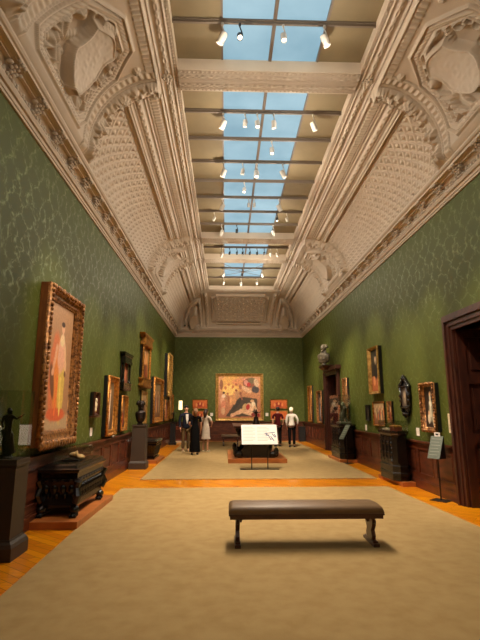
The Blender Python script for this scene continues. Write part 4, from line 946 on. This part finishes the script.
# ------------------------------------------------------------ right side furniture
# far cabinet with large case
tag(MB().box(3.42, 3.96, 13.85, 15.4, 0, .09).build('plinth', 'oak', bevel=.004), 'wooden platform under the far black cabinet, right wall', 'platform')
def cabinet(loc, hx, hy, H, label, cols=True):
    t = thing('cabinet', label, 'cabinet', loc); c = .12
    MB().stack(0, 0, [(0, (hx * .96, hy * .96)), (.09, (hx * .96, hy * .96)), (.10, (hx, hy)), (.16, (hx, hy)), (.18, (hx * .93, hy * .95)), (.26, (hx * .93, hy * .95)), (.27, (hx * .98, hy * .98)), (.30, (hx * .98, hy * .98)), (.32, (hx * .88, hy * .92))], cham=c).build('base', 'ebony', t)
    MB().stack(0, 0, [(.32, (hx * .84, hy * .90)), (H - .10, (hx * .84, hy * .90))], cham=c * .9).build('body', 'ebony', t)
    MB().stack(0, 0, [(H - .10, (hx * .87, hy * .92)), (H - .07, (hx * .95, hy * .97)), (H - .05, (hx, hy)), (H, (hx, hy))], cham=c).build('worktop', 'ebony', t)
    b = MB()                                      # carved uprights on the front (towards -x) and the near side (-y)
    for y in (-hy * .62, -hy * .2, hy * .2, hy * .62):
        for z, r in ((.36, .03), (.42, .02), (.50, .032), (.60, .02), (.70, .034), (.78, .022)): b.ball((-hx * .85, y, z * H / .95), (r, r * 1.1, r * 1.6), 8, 6)
    b.build('carved_uprights', 'ebony', t, smooth=True)
    for k_, y in enumerate((-hy * .42, 0, hy * .42)):
        d_ = MB(); d_.box(-hx * .845 - .018, -hx * .84, y - hy * .15, y + hy * .15, .36, H - .14); d_.box(-hx * .845 - .03, -hx * .84, y - hy * .09, y + hy * .09, .44, H - .22); d_.build('door_panel', 'ebony', t)
    d_ = MB(); d_.box(-hx * .5, hx * .5, -hy * .90 - .015, -hy * .9, .36, H - .14); d_.box(-hx * .38, hx * .38, -hy * .90 - .03, -hy * .9, .44, H - .22); d_.build('side_panel', 'ebony', t)
    return t
cabinet((3.75, 14.62, .09), .27, .68, 1.03, 'far black wooden cabinet by right wall, under the tall glass case')
case('glass_case', 'tall clear glass case on the far black cabinet', 3.50, 3.90, 14.05, 15.2, 1.12, 2.02)
# grey group of riders inside
t = thing('sculpture_group', 'grey-green bronze group of twisting figures in the tall glass case', 'sculpture', (3.76, 14.5, 1.12))
MB().stack(0, 0, [(0, (.16, .30)), (.04, (.17, .32)), (.07, (.14, .28))]).build('base', 'silverb', t)
J = {'a': (0, -.1, .26, .10), 'b': (0, .10, .30, .11), 'c': (0, .24, .24, .08), 'n': (0, -.20, .42, .07), 'h': (-.02, -.28, .52, .055), 'm': (-.03, -.36, .47, .035), 'l1': (.06, -.14, .14, .035), 'l1b': (.07, -.17, .06, .03), 'l2': (-.06, -.10, .16, .035), 'l2b': (-.08, -.06, .06, .03), 'l3': (.06, .22, .14, .04), 'l3b': (.06, .26, .06, .03), 'l4': (-.06, .2, .14, .04), 'l4b': (-.08, .22, .06, .03), 'r': (0, .03, .44, .07), 'rc': (.0, 0, .56, .075), 'rh': (0, -.03, .69, .05), 'ra': (-.12, -.08, .60, .03), 'rb': (-.16, -.20, .70, .025), 'q': (.10, .06, .52, .03), 'q2': (.14, .16, .44, .025)}
skin('figures', (J, [('a', 'b'), ('b', 'c'), ('a', 'n'), ('n', 'h'), ('h', 'm'), ('a', 'l1'), ('l1', 'l1b'), ('a', 'l2'), ('l2', 'l2b'), ('c', 'l3'), ('l3', 'l3b'), ('c', 'l4'), ('l4', 'l4b'), ('b', 'r'), ('r', 'rc'), ('rc', 'rh'), ('rc', 'ra'), ('ra', 'rb'), ('rc', 'q'), ('q', 'q2')]), 'silverb', t, sub=2)
figure('small_bronze', 'small pale reddish figure at left end of the tall glass case', (3.76, 15.02, 1.12), .62, mat('copper_bronze', (190, 110, 70), .35, .3, noise=.3, scale=12), rz=1.2)
# near cabinet with low case
tag(MB().add([(3.69, 9.67, 0), (3.97, 9.67, 0), (3.97, 10.9, 0), (3.60, 10.9, 0), (3.69, 9.67, .09), (3.97, 9.67, .09), (3.97, 10.9, .09), (3.60, 10.9, .09)], [(0, 3, 2, 1), (4, 5, 6, 7), (0, 1, 5, 4), (1, 2, 6, 5), (2, 3, 7, 6), (3, 0, 4, 7)]).build('plinth', 'oak'), 'wooden platform under the near black cabinet, right wall', 'platform')
bpy.data.objects[-1] if False else None
cabinet((3.77, 10.27, .09), .20 + .0, .52, 1.03, 'near black carved cabinet by right wall, under the low glass case')
case('glass_case', 'low clear glass case on the near black cabinet', 3.60, 3.94, 9.82, 10.72, 1.12, 1.33)
t = thing('book', 'open pale manuscript lying in the low case at left', 'book', (3.77, 10.45, 1.12)); MB().prism([(-.12, 0), (.12, 0), (.12, .03), (.05, .045), (0, .03), (-.05, .045), (-.12, .03)], -.14, .14).build('pages', 'ivory', t); MB().box(-.13, .13, -.15, .15, -.0, .006).build('cover', 'benchwood', t)
t = thing('casket', 'small red-brown casket in the low case at right', 'casket', (3.77, 10.07, 1.12)); MB().stack(0, 0, [(0, (.09, .13)), (.08, (.09, .13))]).build('body', 'redwood', t); MB().stack(0, 0, [(.08, (.095, .135)), (.10, (.095, .135)), (.12, (.06, .10))]).build('lid', 'gold', t)
# bin by far right corner
t = thing('waste_bin', 'dark square bin by wainscot in the far right corner', 'bin', (3.80, 22.85, 0)); MB().stack(0, 0, [(0, .15), (.66, .16)]).build('body', 'blackmetal', t); MB().stack(0, 0, [(.66, .165), (.70, .165), (.72, .14)]).build('lid', 'blackmetal', t)
# label stands
def stand(loc, label, h, pw, ph, rz, tilt, block):
    t = thing('label_stand', label, 'sign', loc, rz)
    MB().box(-.15, .15, -.13, .13, 0, .012).build('base_plate', 'blackmetal', t, bevel=.002)
    MB().tube([(0, 0, .012), (0, 0, h)], .012, 10).build('pole', 'blackmetal', t)
    tl = Matrix.Translation((0, -.05, h + ph * .25)) @ Matrix.Rotation(math.radians(-tilt), 4, 'X')
    p = MB(); p.box(-pw / 2, pw / 2, -.012, 0, -ph / 2, ph / 2, tl); pl = p.build('label_plate', 'greyplate', t)
    b = MB()
    for i in range(6): b.box(-pw * .4, pw * (.38 - .12 * (i % 2)), -.0135, -.012, ph * (.38 - .14 * i) - .01, ph * (.38 - .14 * i), tl)
    b.build('printed_text', 'faint', pl)
    if block:
        s_ = math.sin(math.radians(tilt)); c_ = math.cos(math.radians(tilt)); y0, z0 = -.05 - s_ * ph / 2 + .006, h + ph * .25 - c_ * ph / 2; y1, z1 = -.05 + s_ * ph / 2 + .006, h + ph * .25 + c_ * ph / 2
        b = MB(); b.add([(x, y, z) for x in (-pw / 2, pw / 2) for y, z in ((y0, z0), (y1, z1), (y1 + .02, z0))], [(0, 1, 2), (3, 5, 4), (0, 2, 5, 3), (1, 4, 5, 2), (0, 3, 4, 1)]); b.build('housing', 'blackmetal', t)
        b = MB(); b.box(-.05, .05, y1 - .02, y1 + .0, z1, z1 + .07); b.build('number_tag', 'paper', t); MB().box(-.025, .025, y1 - .022, y1 - .02, z1 + .02, z1 + .05).build('number_mark', 'black', t)
    return t
stand((3.82, 8.26, 0), 'slim black floor stand with tilted grey label plate in front of the pierced gilt frame', .80, .22, .44, math.radians(-50), 30, True)
stand((3.62, 13.72, 0), 'black floor stand with tilted grey label plate before the far cabinet', .78, .20, .50, math.radians(-65), 35, False)
# bust over the far door
t = thing('wall_bracket', 'carved dark bracket shelf above the far doorway', 'bracket', (XR - .1, 17.0, 3.02), -PI / 2)
mb = MB(); mb.stack(0, -.12, [(.02, (.18, .1)), (.10, (.32, .18)), (.15, (.42, .21)), (.19, (.42, .21))])
mb.box(-.75, 1.35, -.10, .10, -.03, .10); mb.build('shelf', 'mahogany_dark', t)
bust((XR - .30, 17.0, 3.21), 'marble', 'dark and pale stone bust standing above the far doorway', 1.25, -.9, wide=1.6)
# tiny dark camera on the cornice
tag(MB().ball((-2.15, 22.95, 5.83), .05).ball((-1.98, 22.95, 5.82), .035).build('camera', 'black', smooth=True), 'tiny black security camera on cornice in far left corner', 'camera')

# ------------------------------------------------------------ people
def cloth(name, rgb, rough=.85): return mat(name, rgb, rough, noise=.12, scale=10, spec=.15)
def person(loc, rz, H, label, top, bottom, hair, shoes, kind='trousers', armL=None, armR=None, hairlen=0, headturn=0, female=False, lean=0):
    """faces local -y"""
    t = thing('person', label, 'person', loc, rz); k = H / 1.72
    sw = .165 if female else .19
    def P(x, y, z): return (x * k, y * k, z * k)
    aL = armL or [(sw + .02, .0, 1.36), (sw + .06, .03, 1.10), (sw + .05, -.06, .87), (sw + .045, -.09, .80)]
    aR = armR or [(-sw - .02, .0, 1.36), (-sw - .06, .03, 1.10), (-sw - .05, -.06, .87), (-sw - .045, -.09, .80)]
    J = {'pel': P(0, 0, .93) + ((.115 * k, .085 * k),), 'wa': P(0, 0, 1.08) + ((.115 * k, .085 * k),), 'ch': P(0, 0, 1.27) + ((.14 * k, .10 * k),), 'up': P(0, .0, 1.38) + ((.10 * k, .08 * k),), 'nk': P(0, .0, 1.47) + (.048 * k,), 'jw': P(headturn * .02, -.015, 1.54) + (.062 * k,), 'hd': P(0, 0, 1.61) + (.083 * k,), 'ht': P(0, .01, 1.66) + (.065 * k,),
         'n1': P(.0, -.07, 1.585) + (.02 * k,), 'n2': P(0, -.09, 1.57) + (.012 * k,)}
    E_ = [('pel', 'wa'), ('wa', 'ch'), ('ch', 'up'), ('up', 'nk'), ('nk', 'jw'), ('jw', 'hd'), ('hd', 'ht'), ('hd', 'n1'), ('n1', 'n2')]
    for s_, sg in (('l', 1), ('r', -1)):
        J[s_ + 'h'] = P(sg * .09, 0, .85) + (.07 * k,); J[s_ + 'k'] = P(sg * .10, -.01, .48) + (.055 * k,); J[s_ + 'c'] = P(sg * .10, .015, .32) + (.052 * k,); J[s_ + 'a'] = P(sg * .10, .02, .09) + (.035 * k,); J[s_ + 't'] = P(sg * .11, -.10, .035) + (.03 * k,)
        E_ += [('pel', s_ + 'h'), (s_ + 'h', s_ + 'k'), (s_ + 'k', s_ + 'c'), (s_ + 'c', s_ + 'a'), (s_ + 'a', s_ + 't')]
        A = aL if sg > 0 else aR
        for i, (p, r) in enumerate(zip(A, (.052, .042, .026, .034))): J[f'{s_}A{i}'] = P(*p) + (r * k if i < 3 else (.036 * k, .018 * k),)
        E_ += [('up', s_ + 'A0')] + [(f'{s_}A{i}', f'{s_}A{i+1}') for i in range(3)]
        # five fingers
        w_, pa = Vector(A[2]), Vector(A[3]); d = (pa - w_).normalized(); sd = Vector((0, 1, 0)) if abs(d.y) < .7 else Vector((1, 0, 0)); sd = (sd - d * sd.dot(d)).normalized()
        for j, (off, ln) in enumerate(((-.026, .055), (-.009, .068), (.009, .064), (.026, .050), (-.045, .03))):
            b0 = pa + sd * off + d * (.015 if j < 4 else -.025); b1 = b0 + d * ln * .55 + (sd * -.012 if j == 4 else Vector((0, 0, 0))); b2 = b1 + d * ln * .45 + Vector((-sg * .012, 0, 0))
            for q, bb in enumerate((b0, b1, b2)): J[f'{s_}F{j}{q}'] = P(*bb) + (.0085 * k,)
            E_ += [(f'{s_}A3', f'{s_}F{j}0'), (f'{s_}F{j}0', f'{s_}F{j}1'), (f'{s_}F{j}1', f'{s_}F{j}2')]
    skin('body', (J, E_), 'skin', t, sub=1)
    g = 1.16
    # upper garment with sleeves
    J2 = {'hp': P(0, 0, .82 if kind == 'suit' else .88) + ((.165 * k, .15 * k),), 'pel': P(0, 0, .94) + ((.165 * k, .15 * k),), 'wa': P(0, 0, 1.08) + (((.125 if female else .145) * k, .12 * k),), 'ch': P(0, 0, 1.27) + (((.15 if female else .17) * k, .12 * k),), 'up': P(0, 0, 1.385) + ((.125 * k, .095 * k),), 'nk': P(0, .0, 1.445) + (.062 * k,)}
    E2 = [('hp', 'pel'), ('pel', 'wa'), ('wa', 'ch'), ('ch', 'up'), ('up', 'nk')]
    last = {'long': 3, 'short': 2, 'none': 1}[kind_sleeve(kind, top)]
    for s_, A in (('l', aL), ('r', aR)):
        for i in range(last):
            p = A[i]; 
            if last == 2 and i == 1: p = tuple(a * .25 + b * .75 for a, b in zip(A[0], A[1]))
            if last == 3 and i == 2: p = tuple(a * .06 + b * .94 for a, b in zip(A[1], A[2]))
            J2[f'{s_}{i}'] = P(*p) + ((.066, .056, .042)[i] * k,)
        E2 += [('up', s_ + '0')] + [(f'{s_}{i}', f'{s_}{i+1}') for i in range(last - 1)]
    skin('jacket' if kind == 'suit' else 'dress_top' if 'dress' in kind else 'shirt', (J2, E2), top[0], t, sub=1)
    if kind == 'suit':
        mb = MB(); mb.add([(-.05 * k, -.145 * k, 1.40 * k), (.05 * k, -.145 * k, 1.40 * k), (.045 * k, -.165 * k, 1.2 * k), (0, -.165 * k, 1.02 * k), (-.045 * k, -.165 * k, 1.2 * k), (-.05 * k, -.10 * k, 1.40 * k), (.05 * k, -.10 * k, 1.40 * k), (.045 * k, -.11 * k, 1.2 * k), (0, -.11 * k, 1.02 * k), (-.045 * k, -.11 * k, 1.2 * k)], [(0, 1, 2, 3, 4), (9, 8, 7, 6, 5), (0, 5, 6, 1), (1, 6, 7, 2), (2, 7, 8, 3), (3, 8, 9, 4), (4, 9, 5, 0)])
        mb.build('shirt_front', wht, t)
    # lower garment
    if 'dress' in kind:
        hem = .10 if kind == 'long_dress' else .50
        mb = MB(); mb.stack(0, 0, [(hem * k, .20 * k), ((hem + .02) * k, .205 * k), (.60 * k if hem < .3 else .62 * k, .175 * k), (.82 * k, .17 * k), (.95 * k, .16 * k), (1.05 * k, .13 * k), (1.10 * k, .12 * k)], n=20, sy=.78); mb.build('skirt', bottom[0], t, smooth=True)
    else:
        J3 = {'pel': P(0, 0, .95) + ((.155 * k, .14 * k),)}; E3 = []
        for s_, sg in (('l', 1), ('r', -1)):
            J3[s_ + 'h'] = P(sg * .092, 0, .84) + (.098 * k,); J3[s_ + 'k'] = P(sg * .10, 0, .47) + (.074 * k,); J3[s_ + 'a'] = P(sg * .10, .015, .09) + (.062 * k,)
            E3 += [('pel', s_ + 'h'), (s_ + 'h', s_ + 'k'), (s_ + 'k', s_ + 'a')]
        skin('trousers', (J3, E3), bottom[0], t, sub=1)
    for sg in (-1, 1):
        mb = MB(); mb.ball((sg * .105 * k, -.05 * k, .04 * k), (.045 * k, .125 * k, .04 * k), 10, 6); mb.box(sg * .105 * k - .04 * k, sg * .105 * k + .04 * k, -.15 * k, .06 * k, 0, .018 * k); mb.build('shoe', shoes, t, smooth=False)
    # hair cap and length
    mb = MB(); mb.ball((0, .034 * k, 1.640 * k), (.094 * k, .088 * k, .088 * k), 14, 10); mb.ball((0, .0, 1.685 * k), (.075 * k, .085 * k, .04 * k), 12, 8)
    if hairlen: mb.tube([(0, .05 * k, 1.64 * k), (0, .085 * k, 1.55 * k), (0, .095 * k, (1.62 - hairlen) * k)], [.085 * k, .082 * k, .05 * k], 12)
    mb.build('hair', hair, t, smooth=True)
    # face: eyes and mouth, ears
    mb = MB()
    for sg in (-1, 1): mb.ball((sg * .03 * k, -.076 * k, 1.605 * k), (.012 * k, .008 * k, .006 * k), 8, 5)
    mb.build('eyes', 'black', t)
    mb = MB(); mb.ball((0, -.074 * k, 1.54 * k), (.022 * k, .008 * k, .006 * k), 8, 5); mb.build('mouth', 'redwood', t)
    for sg in (-1, 1): mb = MB(); mb.ball((sg * .086 * k, .0, 1.595 * k), (.012 * k, .02 * k, .03 * k), 8, 6); mb.build('ear', 'skin', t, smooth=True)
    return t
def kind_sleeve(kind, top): return top[1]
Cz = .014
hd, hb, hg, hw = mat('black_hair', (22, 18, 18), .5), mat('blond_hair', (132, 88, 52), .5), mat('brown_hair', (56, 34, 24), .5), mat('white_hair', (222, 204, 178), .5)
blk = cloth('black_cloth', (10, 9, 10)); navy = cloth('navy_cloth', (24, 27, 40)); khaki = cloth('khaki_cloth', (96, 76, 50)); maro = cloth('maroon_cloth', (78, 18, 20)); wht = cloth('white_cloth', (214, 204, 192)); wdress = cloth('white_dress', (206, 190, 172)); darkt = cloth('dark_trousers', (18, 15, 16))
# man in navy jacket, three-quarter towards the camera
person((-1.50, 17.45, Cz), .35, 1.70, 'man in navy jacket and khaki trousers, leftmost of the visitors on the left', (navy, 'long'), (khaki,), hd, 'ivory', kind='suit')
p = bpy.data.objects[-1] if False else None
person((-1.08, 16.35, Cz), PI + .15, 1.60, 'woman in long black dress seen from behind between two companions', (blk, 'short'), (blk,), hb, 'black', kind='long_dress', hairlen=.22, female=True,
       armL=[(.185, .0, 1.36), (.23, .05, 1.12), (.15, -.14, 1.05), (.10, -.18, 1.06)])
person((-.74, 17.40, Cz), PI - .5, 1.57, 'woman in short white dress with dark hair, rightmost of the left group', (wdress, 'short'), (wdress,), hg, 'ivory', kind='dress', hairlen=.26, female=True,
       armR=[(-.185, .0, 1.36), (-.30, .03, 1.16), (-.20, -.10, 1.0), (-.14, -.14, 1.0)])
person((2.24, 19.62, Cz), PI + .3, 1.66, 'person in maroon shirt and dark trousers facing the far wall, left of white-haired companion', (maro, 'short'), (darkt,), hd, 'black')
person((2.80, 19.40, Cz), PI - .25, 1.64, 'white-haired person in white top and black trousers facing the far wall', (wht, 'long'), (blk,), hw, 'black', hairlen=.12, female=True,
       armR=[(-.185, .0, 1.36), (-.28, .02, 1.16), (-.26, -.06, .96), (-.22, -.1, .92)])

# ------------------------------------------------------------ track lights
def lookrot(d): return Vector(d).to_track_quat('-Z', 'Y').to_matrix().to_4x4()
heads = [  # x, y, colour, aim x, aim y, aim z, size
    (5.50, [(-.08, 'w', -2.6, 7.2, 2.1, 1.25), (.17, 'b', 0.4, 1.5, 0, 1.0), (.80, 'w', 1.3, 4.2, .5, 1.0), (1.40, 'w', 4.0, 7.0, 1.6, 1.25)]),
    (7.49, [(-.08, 'w', -2.6, 9.5, 1.6, 1.25), (.33, 'w', 0, 9, 0, 1.), (.56, 'w', 1, 6, 0, 1.1), (.87, 'w', 1.2, 9, 0, 1.1), (1.62, 'w', 4.0, 9.0, 1.6, 1.25)]),
    (8.36, [(.92, 'w', 1.2, 7.4, 0, 1.1)]),
    (9.23, [(-.08, 'w', -2.6, 11.4, 1.6, 1.3), (.35, 'w', -.6, 11, 0, 1.), (.66, 'w', .7, 7.5, 0, 1.35), (1.26, 'w', 4.0, 10.2, 1.8, 1.3)]),
    (10.1, [(.42, 'w', .2, 8.0, 0, 1.)]),
    (10.97, [(-.12, 'w', -2.6, 13.0, 1.8, 1.3), (.57, 'w', .2, 13, 0, .8), (.72, 'w', 1, 13, 0, .8), (1.38, 'w', 4.0, 12.2, 2.4, 1.3)]),
    (11.84, [(-.36, 'w', -2.6, 14.6, 2.9, .9), (1.42, 'b', 1.6, 10, 0, .9), (1.70, 'w', 4.0, 14.6, 1.6, .9)]),
    (12.71, [(-.16, 'w', -2.6, 17.2, 2.0, 1.3), (.30, 'b', .3, 15, 0, .9), (1.40, 'w', 4.0, 15.5, 1.6, 1.3)]),
    (14.71, [(-.16, 'w', -2.6, 18.0, 2.0, 1.2), (.10, 'b', -1.1, 16.4, 1.3, .8), (.35, 'b', .8, 23.2, 2.4, .8), (.55, 'b', .9, 15, 1, .8), (.80, 'b', .9, 23.2, 2.2, .8), (1.05, 'b', 1.6, 17, 0, .8), (1.30, 'b', 2.6, 23.2, 1.8, .8), (1.53, 'w', 2.4, 19.5, 1.2, 1.), (1.75, 'w', 4.0, 19.4, 1.8, 1.)]),
    (17.05, [(-.12, 'w', -2.6, 20.4, 2.6, 1.2), (.62, 'b', -1.2, 23.2, 1.8, 1.), (1.42, 'w', 4.0, 21.5, 1.8, 1.2)]),
    (18.35, [(-.12, 'w', -1.3, 23.2, 1.8, 1.), (.62, 'w', .8, 23.2, 2.2, 1.3), (1.30, 'w', 2.7, 23.2, 1.8, 1.)])]
ordn = ['nearest', 'second', 'third', 'fourth', 'fifth', 'sixth', 'seventh', 'eighth', 'ninth', 'tenth', 'last']
posn = {1: ['only lamp'], 3: ['left of three', 'middle of three', 'right of three'], 4: ['leftmost of four', 'second of four', 'third of four', 'rightmost of four'], 5: ['leftmost of five', 'second of five', 'middle of five', 'fourth of five', 'rightmost of five'],
        9: ['leftmost of nine'] + [q + ' of nine from left' for q in ('second', 'third', 'fourth', 'fifth', 'sixth', 'seventh', 'eighth')] + ['rightmost of nine']}
SPOT = 1.0
FLOORK = {5.5: .15, 7.49: .24, 8.36: .24, 9.23: .42, 10.1: .40, 10.97: .34}
nl = 0
for ri, (y, hs) in enumerate(heads):
    for hi_, (x, colr, ax, ay, az, sz) in enumerate(hs):
        t = thing('track_spotlight', ('white' if colr == 'w' else 'black') + ' cylindrical spotlight, ' + posn[len(hs)][hi_] + ' on the ' + ordn[ri] + ' ceiling rail', 'spotlight', (x, y, ZP - .07), 0, 'track spotlights under the skylight')
        k_ = .62 * sz; d = (Vector((ax, ay, az)) - Vector((x, y, 6.70))).normalized(); R4 = lookrot(d); cm = 'whitepaint' if colr == 'w' else 'black'
        MB().stack(0, 0, [(-.03, .03 * k_), (0, .03 * k_)], n=10).build('track_adapter', cm, t)
        piv = Vector((0, 0, -.24 * k_ - .06))
        MB().tube([(0, 0, -.03), (0, 0, -.08 * k_), tuple(piv + Vector((.055 * k_, 0, .05))), tuple(piv + Vector((.065 * k_, 0, 0)))], .010, 6).build('yoke', cm, t)
        M4 = Matrix.Translation(piv) @ R4
        mb = MB(); sg = 16; rr = [(.10, .03), (.105, .05), (.09, .062), (-.11, .066), (-.115, .062), (-.095, .055), (-.06, .035)]
        vs = [tuple(M4 @ Vector((r * k_ * math.cos(2 * PI * j / sg), r * k_ * math.sin(2 * PI * j / sg), z * k_))) for z, r in rr for j in range(sg)]
        fs = [(i * sg + j, i * sg + (j + 1) % sg, (i + 1) * sg + (j + 1) % sg, (i + 1) * sg + j) for i in range(len(rr) - 1) for j in range(sg)] + [tuple(range(sg))]
        mb.add(vs, fs); mb.build('housing', cm, t, smooth=False)
        mb = MB(); vs = [tuple(M4 @ Vector((.05 * k_ * math.cos(2 * PI * j / sg), .05 * k_ * math.sin(2 * PI * j / sg), -.09 * k_))) for j in range(sg)]
        mb.add(vs, [tuple(range(sg))]); mb.build('lens', 'lens', t)
        # its light, just in front of the lens
        tgt = Vector((ax, ay, az)); src = Vector((x, y, ZP - .07)) + piv + d * (.14 * k_)
        L = bpy.data.lights.new('spot', 'SPOT'); lo = bpy.data.objects.new('spot_beam', L); C.objects.link(lo)
        lo.location = src; lo.rotation_euler = d.to_track_quat('-Z', 'Y').to_euler()
        dist = (tgt - src).length
        onwall = az > 0.9
        L.spot_size = math.radians(34 if onwall else 74); L.spot_blend = 1.0 if not onwall else .8; L.shadow_soft_size = .04
        L.color = (1.0, .84, .64)
        L.energy = SPOT * (16.0 * dist ** 2 * (.36 if ay > 23 else 1.6) if onwall else 26.0 * dist ** 2 * FLOORK.get(round(y, 2), .2))
        nl += 1
# added fill: unseen point lights below the ceiling, brightening coves and walls
FILL = 36.0
for y in (-1.5, 1.6, 3.6, 5.4, 7.4, 9.3, 11.9, 14.8, 17.0, 18.4):
    for x in (CX - .7, CX + .7):
        l_ = bpy.data.lights.new('fill_light', 'POINT'); l_.shadow_soft_size = .02; l_.color = (1, .89, .74); l_.energy = FILL * {-1.5: .8, 1.6: .5, 3.6: .45, 5.4: .6, 7.4: .85, 9.3: .95, 11.9: .9, 14.8: .9, 17.0: .9, 18.4: 1.0}[y]
        o = bpy.data.objects.new('fill_light', l_); C.objects.link(o); o.location = (x, y, 6.36)

# ------------------------------------------------------------ world, camera, view
w = bpy.data.worlds.new('World'); S.world = w; w.use_nodes = True
w.node_tree.nodes['Background'].inputs[0].default_value = (.35, .55, .8, 1); w.node_tree.nodes['Background'].inputs[1].default_value = .3
cam = bpy.data.cameras.new('Camera'); co = bpy.data.objects.new('Camera', cam); C.objects.link(co)
cam.sensor_fit = 'VERTICAL'; cam.sensor_height = 24; cam.lens = 447 / 640 * 24; cam.clip_start = .05
p_ = math.atan(88.5 / 447); th = math.atan(14.3 * math.cos(p_) / 447)
co.location = (0, 0, 1.6); co.rotation_euler = (PI / 2 + p_, 0, -th)
S.camera = co
S.view_settings.view_transform = 'Standard'; S.view_settings.look = 'None'; S.view_settings.gamma = 1; S.view_settings.use_curve_mapping = False
S.view_settings.exposure = 0.35
S.cycles.max_bounces = 8; S.cycles.diffuse_bounces = 5; S.cycles.glossy_bounces = 3; S.cycles.transparent_max_bounces = 12
S.cycles.use_denoising = True; S.cycles.sample_clamp_indirect = 4.0; S.cycles.caustics_reflective = False; S.cycles.caustics_refractive = False
